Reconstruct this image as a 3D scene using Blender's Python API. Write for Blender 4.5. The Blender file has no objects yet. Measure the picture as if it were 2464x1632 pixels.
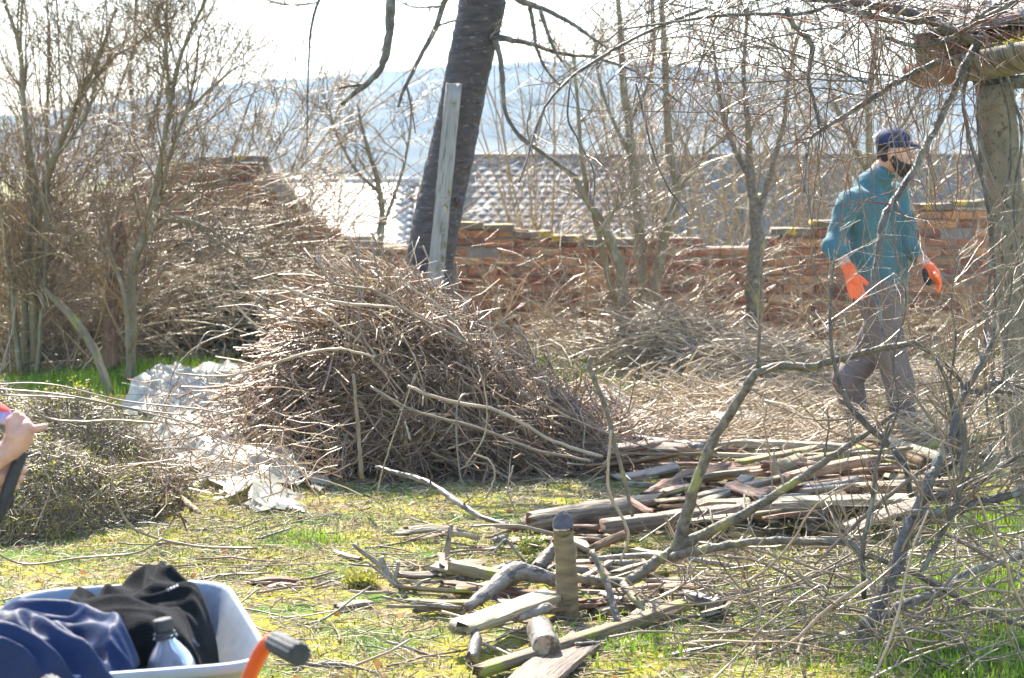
import bpy, bmesh, math, random
import numpy as np
from mathutils import Vector, Matrix
R = math.radians
rng = np.random.default_rng(11)
random.seed(5)
sc = bpy.context.scene
COL = sc.collection

# ---------------------------------------------------------------- camera, sky, sun, exposure
FPX, CX, CY, CAMH, PITCH = 75 / 36 * 2464, 1232.0, 816.0, 1.67, R(5.19)
cam_data = bpy.data.cameras.new('camera'); cam = bpy.data.objects.new('camera', cam_data); COL.objects.link(cam)
cam.location = (0, 0, CAMH); cam.rotation_euler = (R(90) - PITCH, 0, 0)
cam_data.sensor_width = 36; cam_data.lens = 75; cam_data.clip_start = 0.1; cam_data.clip_end = 6000
cam_data.dof.use_dof = True; cam_data.dof.focus_distance = 8.0; cam_data.dof.aperture_fstop = 6.3
sc.camera = cam
SUN_EL, SUN_AZ = R(47), R(-14)          # azimuth from +Y, negative = towards -X
sdir = Vector((math.sin(SUN_AZ) * math.cos(SUN_EL), math.cos(SUN_AZ) * math.cos(SUN_EL), math.sin(SUN_EL)))
world = bpy.data.worlds.new('World'); sc.world = world; world.use_nodes = True
wn = world.node_tree.nodes; bg = wn['Background']
sky = wn.new('ShaderNodeTexSky'); sky.sky_type = 'NISHITA'; sky.sun_disc = False
sky.sun_elevation = SUN_EL; sky.sun_rotation = SUN_AZ; sky.dust_density = 0.6; sky.air_density = 1.0; sky.ozone_density = 0.9
world.node_tree.links.new(sky.outputs[0], bg.inputs[0]); bg.inputs[1].default_value = 0.15
sun_l = bpy.data.lights.new('sun', 'SUN'); sun_l.energy = 5.0; sun_l.angle = R(0.5); sun_l.color = (1, .92, .78)
sun = bpy.data.objects.new('sun', sun_l); COL.objects.link(sun); sun.rotation_euler = sdir.to_track_quat('Z', 'Y').to_euler()
sc.view_settings.view_transform = 'Standard'; sc.view_settings.look = 'None'
sc.view_settings.exposure = 1.8; sc.view_settings.gamma = 1.0
sc.cycles.use_denoising = True; sc.cycles.use_adaptive_sampling = True; sc.cycles.adaptive_threshold = .03
sc.cycles.max_bounces = 5; sc.cycles.diffuse_bounces = 2; sc.cycles.glossy_bounces = 2
sc.cycles.transmission_bounces = 6; sc.cycles.transparent_max_bounces = 6; sc.cycles.volume_bounces = 0
sc.cycles.sample_clamp_indirect = 6

# ---------------------------------------------------------------- helpers
def ray(px, py):
    x = (px - CX) / FPX; z = -(py - CY) / FPX
    return np.array([x, math.cos(PITCH) + z * math.sin(PITCH), -math.sin(PITCH) + z * math.cos(PITCH)])
def at(px, py, d):                       # the point seen there at distance d along y
    r = ray(px, py); return np.array([0, 0, CAMH]) + r * (d / r[1])
def onz(px, py, z=0.0):                  # the point seen there on the level z
    r = ray(px, py); return np.array([0, 0, CAMH]) + r * ((z - CAMH) / r[2])
def unit(v): return v / np.maximum(np.linalg.norm(v, axis=-1, keepdims=True), 1e-9)

_seed = np.random.default_rng(3).random((64, 64))
def vnoise(x, y, s=1.0):                 # smooth 2-D value noise, 0..1
    x = np.asarray(x, float) * s; y = np.asarray(y, float) * s
    xi = np.floor(x).astype(int); yi = np.floor(y).astype(int); fx = x - xi; fy = y - yi
    fx = fx * fx * (3 - 2 * fx); fy = fy * fy * (3 - 2 * fy)
    g = lambda a, b: _seed[a % 64, b % 64]
    return (g(xi, yi) * (1 - fx) + g(xi + 1, yi) * fx) * (1 - fy) + (g(xi, yi + 1) * (1 - fx) + g(xi + 1, yi + 1) * fx) * fy
def ground_z(x, y):
    x = np.asarray(x, float); y = np.asarray(y, float)
    z = (vnoise(x, y, 1.1) - .5) * .05 + (vnoise(x + 9, y, 4.3) - .5) * .022
    t = np.clip((y - 19.5) / 40, 0, 1); z = z - 7 * t * t * (3 - 2 * t)
    return z

def setp(o, label=None, cat=None, group=None, kind=None):
    if label: o['label'] = label
    if cat: o['category'] = cat
    if group: o['group'] = group
    if kind: o['kind'] = kind
    return o
def thing(name, label, cat, loc, group=None):
    o = bpy.data.objects.new(name, None); COL.objects.link(o); o.location = [float(v) for v in loc]
    o.empty_display_size = .1
    return setp(o, label, cat, group)
def mk(name, V, F, mat, parent=None, smooth=True, origin=None):
    """one mesh object from world-space points; F: list of index arrays (each Mxk)"""
    V = np.asarray(V, float).reshape(-1, 3)
    if not isinstance(F, (list, tuple)): F = [F]
    if origin is None:
        if parent is not None:
            o = parent; origin = np.zeros(3)
            while o is not None: origin = origin + np.array(o.location); o = o.parent
        else:
            origin = np.array([V[:, 0].mean(), V[:, 1].mean(), V[:, 2].min()])
        local = V - origin
    else:
        local = V - np.asarray(origin)
    me = bpy.data.meshes.new(name)
    F = [np.asarray(f, int) for f in F if len(f)]
    nl = sum(f.size for f in F); npoly = sum(len(f) for f in F)
    me.vertices.add(len(V)); me.vertices.foreach_set('co', local.astype(np.float32).ravel())
    me.loops.add(nl); me.polygons.add(npoly)
    me.loops.foreach_set('vertex_index', np.concatenate([f.ravel() for f in F]).astype(np.int32))
    tot = np.concatenate([np.full(len(f), f.shape[1]) for f in F]); st = np.concatenate([[0], np.cumsum(tot)[:-1]])
    me.polygons.foreach_set('loop_start', st.astype(np.int32)); me.polygons.foreach_set('loop_total', tot.astype(np.int32))
    if smooth: me.polygons.foreach_set('use_smooth', np.ones(npoly, bool))
    me.update(calc_edges=True); me.validate()
    if mat is not None: me.materials.append(mat)
    o = bpy.data.objects.new(name, me); COL.objects.link(o)
    if parent is not None: o.parent = parent
    else: o.location = [float(v) for v in origin]
    return o

# ---- materials
def _ramp(nt, fac, c1, c2):
    m = nt.nodes.new('ShaderNodeMix'); m.data_type = 'RGBA'; nt.links.new(fac, m.inputs[0])
    m.inputs[6].default_value = (*c1, 1); m.inputs[7].default_value = (*c2, 1); return m.outputs[2]
def _noise(nt, co, scale, detail=3, stretch=None, rough=.55):
    if stretch:
        mp = nt.nodes.new('ShaderNodeMapping'); mp.inputs['Scale'].default_value = stretch
        nt.links.new(co, mp.inputs[0]); co = mp.outputs[0]
    n = nt.nodes.new('ShaderNodeTexNoise'); n.inputs['Scale'].default_value = scale
    n.inputs['Detail'].default_value = detail; n.inputs['Roughness'].default_value = rough
    nt.links.new(co, n.inputs['Vector']); return n.outputs['Fac']
def _rng(nt, fac, a, b, lo=0., hi=1.):
    r = nt.nodes.new('ShaderNodeMapRange'); nt.links.new(fac, r.inputs[0])
    r.inputs[1].default_value = a; r.inputs[2].default_value = b; r.inputs[3].default_value = lo; r.inputs[4].default_value = hi
    return r.outputs[0]
GRAIN = set()
def mat(name, c1, c2=None, scale=12., rough=.6, spec=.5, island=0., bump=0., bscale=60., stretch=None,
        patch=None, pscale=6., pthr=(.55, .62), trans=0., metal=0., transl=0., sheen=0., isl2=None, orand=0., grain=False, pstretch=None):
    m = bpy.data.materials.new(name); m.use_nodes = True; nt = m.node_tree; b = nt.nodes['Principled BSDF']
    tc = nt.nodes.new('ShaderNodeTexCoord'); co = tc.outputs['Object']
    if grain:
        at_ = nt.nodes.new('ShaderNodeAttribute'); at_.attribute_name = 'grain'; co = at_.outputs['Vector']; GRAIN.add(name)
    if c2 is None: c2 = c1
    col = _ramp(nt, _rng(nt, _noise(nt, co, scale, 4, stretch), .3, .7), c1, c2)
    geo = nt.nodes.new('ShaderNodeNewGeometry')
    if isl2 is not None:                     # some pieces have another colour altogether
        col2 = nt.nodes.new('ShaderNodeMix'); col2.data_type = 'RGBA'
        nt.links.new(_rng(nt, geo.outputs['Random Per Island'], isl2[1], isl2[2]), col2.inputs[0])
        nt.links.new(col, col2.inputs[6]); col2.inputs[7].default_value = (*isl2[0], 1); col = col2.outputs[2]
    if patch is not None:
        mx = nt.nodes.new('ShaderNodeMix'); mx.data_type = 'RGBA'
        nt.links.new(_rng(nt, _noise(nt, co, pscale, 5, pstretch), *pthr), mx.inputs[0])
        nt.links.new(col, mx.inputs[6]); mx.inputs[7].default_value = (*patch, 1); col = mx.outputs[2]
    if island:
        h = nt.nodes.new('ShaderNodeHueSaturation'); nt.links.new(col, h.inputs['Color'])
        rp = nt.nodes.new('ShaderNodeMath'); rp.operation = 'FRACT'
        mu = nt.nodes.new('ShaderNodeMath'); mu.operation = 'MULTIPLY'; mu.inputs[1].default_value = 7.31
        nt.links.new(geo.outputs['Random Per Island'], mu.inputs[0]); nt.links.new(mu.outputs[0], rp.inputs[0])
        nt.links.new(_rng(nt, rp.outputs[0], 0, 1, 1 - island, 1 + island), h.inputs['Value']); col = h.outputs[0]
    if orand:
        oi = nt.nodes.new('ShaderNodeObjectInfo'); h = nt.nodes.new('ShaderNodeHueSaturation'); nt.links.new(col, h.inputs['Color'])
        nt.links.new(_rng(nt, oi.outputs['Random'], 0, 1, 1 - orand, 1 + orand), h.inputs['Value'])
        nt.links.new(_rng(nt, oi.outputs['Random'], 0, 1, .485, .515), h.inputs['Hue']); col = h.outputs[0]
    nt.links.new(col, b.inputs['Base Color'])
    b.inputs['Roughness'].default_value = rough; b.inputs['Specular IOR Level'].default_value = spec
    b.inputs['Metallic'].default_value = metal; b.inputs['Transmission Weight'].default_value = trans
    if sheen: b.inputs['Sheen Weight'].default_value = sheen; b.inputs['Sheen Roughness'].default_value = .4
    if bump:
        bp = nt.nodes.new('ShaderNodeBump'); bp.inputs['Strength'].default_value = bump; bp.inputs['Distance'].default_value = .01
        nt.links.new(_noise(nt, co, bscale, 5, stretch), bp.inputs['Height']); nt.links.new(bp.outputs[0], b.inputs['Normal'])
    if transl:
        t = nt.nodes.new('ShaderNodeBsdfTranslucent'); nt.links.new(col, t.inputs[0])
        s = nt.nodes.new('ShaderNodeMixShader'); s.inputs[0].default_value = transl
        out = nt.nodes['Material Output']
        nt.links.new(b.outputs[0], s.inputs[1]); nt.links.new(t.outputs[0], s.inputs[2]); nt.links.new(s.outputs[0], out.inputs[0])
    return m

# ---- tubes
def tubes(P, Rr, sides=3, cap=False):
    """P (M,N,3), Rr (M,N) -> verts, faces"""
    P = np.asarray(P, float); Rr = np.asarray(Rr, float); M, N, _ = P.shape
    T = np.gradient(P, axis=1); T = unit(T)
    mean = unit(P[:, -1] - P[:, 0] + 1e-6); ax = np.argmin(np.abs(mean), axis=1)
    ref = np.eye(3)[ax][:, None, :]
    U = unit(np.cross(T, np.broadcast_to(ref, T.shape))); Vv = np.cross(T, U)
    a = np.arange(sides) / sides * 2 * np.pi
    ring = P[:, :, None, :] + Rr[:, :, None, None] * (U[:, :, None, :] * np.cos(a)[None, None, :, None] + Vv[:, :, None, :] * np.sin(a)[None, None, :, None])
    base = (np.arange(M) * N * sides)[:, None, None] + (np.arange(N - 1) * sides)[None, :, None]
    k = np.arange(sides)[None, None, :]; k2 = (np.arange(sides) + 1) % sides; k2 = k2[None, None, :]
    q = np.stack([base + k, base + k2, base + sides + k2, base + sides + k], -1).reshape(-1, 4)
    F = [q]
    if cap:
        b0 = (np.arange(M) * N * sides)[:, None] + np.arange(sides)[None, ::-1]
        b1 = (np.arange(M) * N * sides)[:, None] + (N - 1) * sides + np.arange(sides)[None, :]
        F.append(np.concatenate([b0, b1]))
    return ring.reshape(-1, 3), F
def join(parts):
    """[(V,F)...] -> V,F"""
    Vs, Fs, off = [], {}, 0
    for V, F in parts:
        Vs.append(V)
        for f in (F if isinstance(F, (list, tuple)) else [F]):
            f = np.asarray(f)
            if len(f): Fs.setdefault(f.shape[1], []).append(f + off)
        off += len(V)
    return np.concatenate(Vs), [np.concatenate(v) for v in Fs.values()]
def spline(pts, n):
    pts = np.asarray(pts, float); k = len(pts)
    if k == 2: return pts[0] + (pts[1] - pts[0]) * np.linspace(0, 1, n)[:, None]
    E = np.concatenate([[2 * pts[0] - pts[1]], pts, [2 * pts[-1] - pts[-2]]])
    seg = np.r_[0, np.cumsum(np.linalg.norm(np.diff(pts[:, :3], axis=0), axis=1))]; t = np.linspace(0, seg[-1], n)
    i = np.clip(np.searchsorted(seg, t, 'right') - 1, 0, k - 2); u = ((t - seg[i]) / np.maximum(seg[i + 1] - seg[i], 1e-9))[:, None]
    p0, p1, p2, p3 = E[i], E[i + 1], E[i + 2], E[i + 3]
    return .5 * (2 * p1 + (p2 - p0) * u + (2 * p0 - 5 * p1 + 4 * p2 - p3) * u * u + (3 * p1 - p0 - 3 * p2 + p3) * u ** 3)
def trace(px, d, w, n=None, wob=.0):
    """limb followed through picture points at distance(s) d with width(s) w in picture pixels -> P(1,n,3), R(1,n)"""
    k = len(px); d = np.interp(np.arange(k), np.linspace(0, k - 1, np.size(d)), np.atleast_1d(d))
    w = np.interp(np.arange(k), np.linspace(0, k - 1, np.size(w)), np.atleast_1d(w))
    A = np.array([np.r_[at(x, y, dd), ww * .5 * dd / FPX] for (x, y), dd, ww in zip(px, d, w)])
    n = n or max(8, 5 * k); S = spline(A, n)
    L = np.linalg.norm(np.diff(S[:, :3], axis=0), axis=1).sum()
    S[:, :3] += rng.normal(0, 1, (n, 3)) * S[:, 3:4] * (.10 + wob)
    r = np.maximum(S[:, 3], .0008) * (1 + rng.normal(0, .05, n))
    return S[None, :, :3], r[None]
def grow(P, Rr, n, L, ang=(25, 60), bend=.25, trop=(0, 0, 0), rr=.55, npts=5, tr=(.15, 1.), rmax=1., rmin=.0007, taper=.35, lscale=True):
    """n side twigs on each of the limbs P"""
    M, N, _ = P.shape; idx = np.repeat(np.arange(M), n); t = rng.uniform(tr[0], tr[1], M * n) * (N - 1)
    i = np.clip(t.astype(int), 0, N - 2); f = (t - i)[:, None]
    pos = P[idx, i] * (1 - f) + P[idx, i + 1] * f; dr = unit(P[idx, i + 1] - P[idx, i])
    rad = Rr[idx, i] * (1 - f[:, 0]) + Rr[idx, i + 1] * f[:, 0]
    pr = unit(np.cross(dr, rng.normal(size=dr.shape))); a = np.radians(rng.uniform(*ang, M * n))[:, None]
    d = unit(dr * np.cos(a) + pr * np.sin(a)); ln = L * rng.uniform(.35, 1.25, M * n)
    if lscale: ln = ln * (1.15 - .5 * t / (N - 1))
    Q = np.zeros((M * n, npts, 3)); Q[:, 0] = pos; trop = np.asarray(trop, float)
    for k in range(1, npts):
        d = unit(d + rng.normal(0, bend, d.shape) + trop)
        Q[:, k] = Q[:, k - 1] + d * (ln / (npts - 1))[:, None]
    r0 = np.clip(rad * rr, rmin, rmax)
    return Q, np.maximum(r0[:, None] * np.linspace(1, taper, npts)[None], rmin * .6)
def stick(p, d, L, r, npts=5, bend=.15, sag=(0, 0, 0)):
    """free sticks: p (M,3) middles, d (M,3) directions"""
    M = len(p); Q = np.zeros((M, npts, 3)); d = unit(d); q = np.zeros_like(p)
    for k in range(1, npts):
        d = unit(d + rng.normal(0, bend, d.shape) + np.asarray(sag)); q = q + d * (L / (npts - 1))[:, None]; Q[:, k] = q
    Q += (p - Q.mean(1))[:, None, :]
    return Q, r[:, None] * np.linspace(1.1, .6, npts)[None]
def ring_object(name, rings, mt, parent=None, cap=True, closed_v=False):
    """rings: (n,k,3) loops skinned one after another"""
    Rg = np.asarray(rings, float); n, k, _ = Rg.shape
    i = np.arange(n - 1)[:, None] * k; a = np.arange(k)[None]; b = (np.arange(k) + 1)[None] % k
    F = [np.stack([i + a, i + b, i + k + b, i + k + a], -1).reshape(-1, 4)]
    if cap: F.append(np.array([np.arange(k)[::-1], (n - 1) * k + np.arange(k)]))
    return mk(name, Rg.reshape(-1, 3), F, mt, parent)
def box_vf(c0, c1):
    x0, y0, z0 = c0; x1, y1, z1 = c1
    V = np.array([[x0, y0, z0], [x1, y0, z0], [x1, y1, z0], [x0, y1, z0], [x0, y0, z1], [x1, y0, z1], [x1, y1, z1], [x0, y1, z1]], float)
    F = np.array([[0, 3, 2, 1], [4, 5, 6, 7], [0, 1, 5, 4], [1, 2, 6, 5], [2, 3, 7, 6], [3, 0, 4, 7]]); return V, F
def board_vf(p0, p1, w, h, roll=0., seg=10, warp=.004, jag=.01, up=None):
    """sawn board between the middles of its ends, worn edges and ragged ends"""
    p0 = np.asarray(p0, float); p1 = np.asarray(p1, float); ax = unit(p1 - p0); u0 = np.array([0, 0, 1.]) if up is None else np.asarray(up, float)
    sd = unit(np.cross(ax, u0)); u = np.cross(sd, ax); cr, sr = math.cos(roll), math.sin(roll); sd, u = sd * cr + u * sr, u * cr - sd * sr
    c = min(w, h) * .07
    prof = np.array([[-w / 2, -h / 2 + c], [-w / 2 + c, -h / 2], [0, -h / 2], [w / 2 - c, -h / 2], [w / 2, -h / 2 + c], [w / 2, h / 2 - c], [w / 2 - c, h / 2], [w / 6, h / 2], [-w / 6, h / 2], [-w / 2 + c, h / 2], [-w / 2, h / 2 - c]])
    k = len(prof); rings = []; bow = rng.normal(0, warp, 2)
    for i in range(seg + 1):
        t = i / seg; cc = p0 + (p1 - p0) * t + (sd * bow[0] + u * bow[1]) * math.sin(t * math.pi)
        q = prof * (1 + rng.normal(0, .035, prof.shape)) + rng.normal(0, min(w, h) * .015, prof.shape)
        off = rng.normal(0, jag, k) if i in (0, seg) else np.zeros(k)
        rings.append(cc + q[:, :1] * sd + q[:, 1:] * u + off[:, None] * ax)
    V = np.concatenate(rings); i = np.arange(seg)[:, None] * k; a = np.arange(k)[None]; b = (np.arange(k) + 1)[None] % k
    F = [np.stack([i + a, i + b, i + k + b, i + k + a], -1).reshape(-1, 4), np.array([np.arange(k)[::-1], seg * k + np.arange(k)])]
    return V, F
def log_vf(pts, r, sides=14, n=None, rough=.05, jag=.0):
    """bark log along pts (world) with radii r; returns V,F and the two end frames"""
    A = np.c_[np.asarray(pts, float), np.interp(np.arange(len(pts)), np.linspace(0, len(pts) - 1, np.size(r)), np.atleast_1d(r))]
    n = n or max(8, 5 * len(pts)); S = spline(A, n); V, F = tubes(S[None, :, :3], S[None, :, 3], sides)
    ctr = np.repeat(S[:, :3], sides, 0); dv = V - ctr
    prof = 1 + np.tile(rng.normal(0, rough, sides), n) + rng.normal(0, rough * .5, n * sides) + np.repeat(rng.normal(0, rough * .5, n), sides)
    V = ctr + dv * prof[:, None]
    if jag:
        T = unit(np.gradient(S[:, :3], axis=0)); V[-sides:] += T[-1] * rng.normal(0, jag, sides)[:, None]; V[:sides] += T[0] * rng.normal(0, jag, sides)[:, None]
    F = F + [np.array([np.arange(sides)[::-1], (n - 1) * sides + np.arange(sides)])]
    return V, F, (V[:sides], V[-sides:])
def cut_face(name, ring, mt, parent, out=.002):
    c = ring.mean(0); nrm = np.cross(ring[1] - ring[0], ring[2] - ring[0]); nrm = unit(np.cross(ring[0] - c, ring[len(ring) // 4] - c))
    k = len(ring); r1 = c + (ring - c) * .97
    base = np.array(parent.location) if parent.parent is None else None
    V = []
    s = 1 if np.dot(nrm, c - np.array(parent['_mid'])) > 0 else -1
    V = np.concatenate([r1 + nrm * s * out, c + (ring - c) * .45 + nrm * s * out * 1.5, [c + nrm * s * out]])
    a = np.arange(k); b = (a + 1) % k
    Q = np.stack([a, b, k + b, k + a], -1); T = np.stack([k + a, k + b, np.full(k, 2 * k)], -1)
    if s < 0: Q = Q[:, ::-1]; T = T[:, ::-1]
    return mk(name, V, [Q, T], mt, parent)
def fused(name, prims, voxel, mt, parent=None, smooth_it=4, origin=None, fold=0., fscale=14.):
    """one continuous skin over tapered capsules (p0,p1,r0,r1) and ellipsoids (c,(rx,ry,rz))"""
    bm = bmesh.new()
    for pr in prims:
        if len(pr) == 2:
            c, rad = pr; g = bmesh.ops.create_icosphere(bm, subdivisions=3, radius=1)
            for v in g['verts']: v.co = Vector((v.co.x * rad[0] + c[0], v.co.y * rad[1] + c[1], v.co.z * rad[2] + c[2]))
        else:
            p0, p1, r0, r1 = [np.asarray(q, float) for q in pr]; r0 = float(r0); r1 = float(r1)
            n = 8; ax = p1 - p0
            for t, rr in ((0, r0), (1, r1)):
                g = bmesh.ops.create_icosphere(bm, subdivisions=2, radius=rr); c = p0 + ax * t
                for v in g['verts']: v.co += Vector(c)
            V, F = tubes(np.array([p0 + ax * t for t in np.linspace(0, 1, n)])[None], np.linspace(r0, r1, n)[None], 12, True)
            vs = [bm.verts.new(v) for v in V]
            for f in F:
                for q in f:
                    try: bm.faces.new([vs[i] for i in q])
                    except ValueError: pass
    bmesh.ops.recalc_face_normals(bm, faces=bm.faces)
    me = bpy.data.meshes.new('tmp'); bm.to_mesh(me); bm.free()
    o = bpy.data.objects.new('tmp', me); COL.objects.link(o)
    m = o.modifiers.new('r', 'REMESH'); m.mode = 'VOXEL'; m.voxel_size = voxel
    if smooth_it: s = o.modifiers.new('s', 'SMOOTH'); s.iterations = smooth_it; s.factor = .5
    dg = bpy.context.evaluated_depsgraph_get(); ev = o.evaluated_get(dg); m2 = ev.to_mesh()
    V = np.zeros(len(m2.vertices) * 3, np.float32); m2.vertices.foreach_get('co', V); V = V.reshape(-1, 3).astype(float)
    Nn = np.zeros(len(m2.vertices) * 3, np.float32); m2.vertices.foreach_get('normal', Nn); Nn = Nn.reshape(-1, 3)
    polys = [list(p.vertices) for p in m2.polygons]
    ev.to_mesh_clear(); bpy.data.objects.remove(o); bpy.data.meshes.remove(me)
    if fold:
        s = fscale; w = np.sin(V[:, 2] * s * 2.3 + 4 * vnoise(V[:, 0] * 5, V[:, 2] * 5) + V[:, 0] * s) * .5 + (vnoise(V[:, 0] + V[:, 1] * .7 + 20, V[:, 2] * .6 + V[:, 1], s * 1.3) - .5) * 2
        V = V + Nn * (w * fold)[:, None]
    q4 = np.array([p for p in polys if len(p) == 4]); q3 = np.array([p for p in polys if len(p) == 3])
    return mk(name, V, [f for f in (q4, q3) if len(f)], mt, parent, origin=origin)
# ---------------------------------------------------------------- materials
M = {}
M['twig'] = mat('twig_bark', (.19, .105, .058), (.34, .215, .125), 9, .40, .5, island=.5, isl2=((.48, .36, .22), .76, .84))
M['pale'] = mat('pale_dry_twig', (.34, .25, .155), (.48, .37, .245), 7, .42, .5, island=.4)
M['grey_twig'] = mat('grey_twig_bark', (.17, .12, .075), (.31, .235, .155), 9, .38, .55, island=.45)
M['far_twig'] = mat('thicket_twig_bark', (.25, .16, .08), (.42, .295, .165), 5, .34, .6, island=.45, isl2=((.58, .45, .28), .7, .8))
M['skytwig'] = mat('brown_shrub_twig', (.13, .08, .04), (.27, .18, .095), 6, .4, .5, island=.45)
M['olive'] = mat('olive_stem_bark', (.15, .12, .065), (.24, .20, .11), 14, .5, .5, bump=.5, bscale=90, patch=(.27, .26, .19), pscale=9, pthr=(.56, .66))
M['vine'] = mat('grey_brown_vine', (.10, .065, .045), (.20, .14, .10), 11, .4, .5, island=.4, isl2=((.22, .07, .03), .8, .85))
M['limb'] = mat('grey_limb_bark', (.06, .046, .032), (.21, .165, .112), 40, .55, .5, bump=1., bscale=60, patch=(.26, .23, .07), pscale=9, pthr=(.56, .66))
M['darklimb'] = mat('dark_limb_bark', (.045, .038, .032), (.135, .113, .092), 24, .5, .5, bump=.7, bscale=70, patch=(.19, .2, .16), pscale=13, pthr=(.55, .66))
M['silver'] = mat('silvery_bark', (.11, .088, .066), (.29, .25, .20), 14, .45, .5, bump=.8, bscale=30, grain=True, stretch=(1, 2, 2), patch=(.06, .045, .034), pscale=12, pthr=(.53, .60), pstretch=(.7, 2, 2))
M['cherry'] = mat('cherry_bark', (.028, .024, .025), (.085, .066, .064), 9, .6, .4, bump=1., bscale=30, stretch=(1, 1, 3.5), patch=(.17, .155, .145), pscale=21, pthr=(.61, .68), pstretch=(1, 1, 3))
M['greywood'] = mat('weathered_grey_wood', (.125, .088, .056), (.29, .222, .15), 5, .65, .4, bump=1., bscale=7, orand=.16, patch=(.07, .05, .035), pscale=6, pthr=(.56, .64), grain=True, stretch=(1, 12, 12), pstretch=(1, 14, 14))
M['palewood'] = mat('pale_weathered_wood', (.24, .18, .11), (.40, .32, .215), 5, .6, .4, bump=1., bscale=7, orand=.1, patch=(.13, .09, .06), pscale=6, pthr=(.6, .68), grain=True, stretch=(1, 12, 12), pstretch=(1, 14, 14))
M['brownwood'] = mat('brown_rotten_wood', (.10, .05, .028), (.32, .185, .10), 6, .7, .35, bump=1., bscale=8, orand=.2, patch=(.045, .03, .02), pscale=6, pthr=(.54, .64), grain=True, stretch=(1, 12, 12), pstretch=(1, 14, 14))
M['redwood'] = mat('red_brown_board', (.22, .105, .06), (.38, .215, .135), 5, .6, .4, bump=1., bscale=7, orand=.1, patch=(.09, .05, .03), pscale=6, pthr=(.58, .66), grain=True, stretch=(1, 12, 12), pstretch=(1, 14, 14))
M['mosswood'] = mat('mossy_grey_wood', (.12, .09, .05), (.28, .21, .12), 5, .7, .35, bump=1., bscale=8, grain=True, stretch=(1, 10, 10), patch=(.22, .23, .03), pscale=7, pthr=(.52, .62))
M['stumpbark'] = mat('ringed_stump_bark', (.11, .078, .04), (.27, .20, .10), 8, .6, .4, bump=1., bscale=18, grain=True, stretch=(4, 1, 1), patch=(.07, .05, .03), pscale=9, pthr=(.58, .66), pstretch=(4, 1, 1))
M['endgrain'] = mat('end_grain', (.25, .17, .10), (.42, .31, .20), 26, .7, .3, bump=.6, bscale=50, patch=(.09, .06, .04), pscale=17, pthr=(.56, .62))
M['darkend'] = mat('dark_cut_face', (.06, .048, .05), (.12, .10, .10), 30, .6, .4, bump=.5, bscale=50, patch=(.22, .2, .19), pscale=34, pthr=(.62, .68))
M['concrete'] = mat('weathered_concrete', (.16, .135, .10), (.27, .23, .175), 9, .85, .25, bump=1., bscale=60, grain=True, stretch=(1, 1.6, 1.6), patch=(.10, .08, .055), pscale=30, pthr=(.54, .66), pstretch=(1, 1.4, 1.4))
M['brick'] = mat('old_brick', (.29, .105, .055), (.39, .175, .10), 14, .8, .3, bump=.6, bscale=60, orand=.38, patch=(.24, .19, .13), pscale=5, pthr=(.54, .68))
M['plankgrey'] = mat('grey_leaning_plank', (.20, .18, .155), (.34, .31, .265), 4, .7, .4, bump=.6, bscale=8, grain=True, stretch=(1, 10, 10), pstretch=(1, 8, 8), patch=(.13, .115, .09), pscale=5, pthr=(.56, .66))
M['mortar'] = mat('old_mortar', (.25, .20, .155), (.34, .28, .22), 12, .9, .2, bump=.7, bscale=40)
M['coping'] = mat('lichen_coping', (.14, .115, .09), (.25, .20, .15), 9, .8, .3, bump=.8, bscale=30, patch=(.55, .36, .03), pscale=9, pthr=(.55, .6))
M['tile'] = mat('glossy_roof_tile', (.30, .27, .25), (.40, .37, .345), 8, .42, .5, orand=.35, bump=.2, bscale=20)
M['tile2'] = mat('grey_roof_tile', (.12, .105, .10), (.21, .185, .175), 6, .62, .4, orand=.4, bump=.3, bscale=20)
M['render'] = mat('house_plaster', (.42, .38, .33), (.5, .46, .4), 3, .9)
M['grass'] = mat('grass_blade', (.09, .17, .012), (.17, .25, .02), 3, .5, .4, island=.4, transl=.4, isl2=((.36, .30, .11), .5, .6))
M['moss'] = mat('yellow_moss', (.27, .26, .035), (.40, .36, .07), 30, .9, .2, bump=1., bscale=120)
M['straw'] = mat('dry_straw', (.36, .28, .17), (.52, .44, .30), 8, .6, .4, island=.4, isl2=((.16, .11, .07), .62, .7))
M['leaf'] = mat('yellow_green_leaf', (.30, .29, .035), (.42, .38, .07), 8, .5, .4, island=.3, transl=.4)
M['deadleaf'] = mat('dead_leaf', (.32, .13, .045), (.42, .22, .09), 8, .6, .3, island=.4, transl=.3)
M['heath'] = mat('dry_heath_twig', (.14, .10, .065), (.25, .19, .125), 6, .42, .5, island=.45, isl2=((.27, .23, .05), .72, .78))

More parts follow.
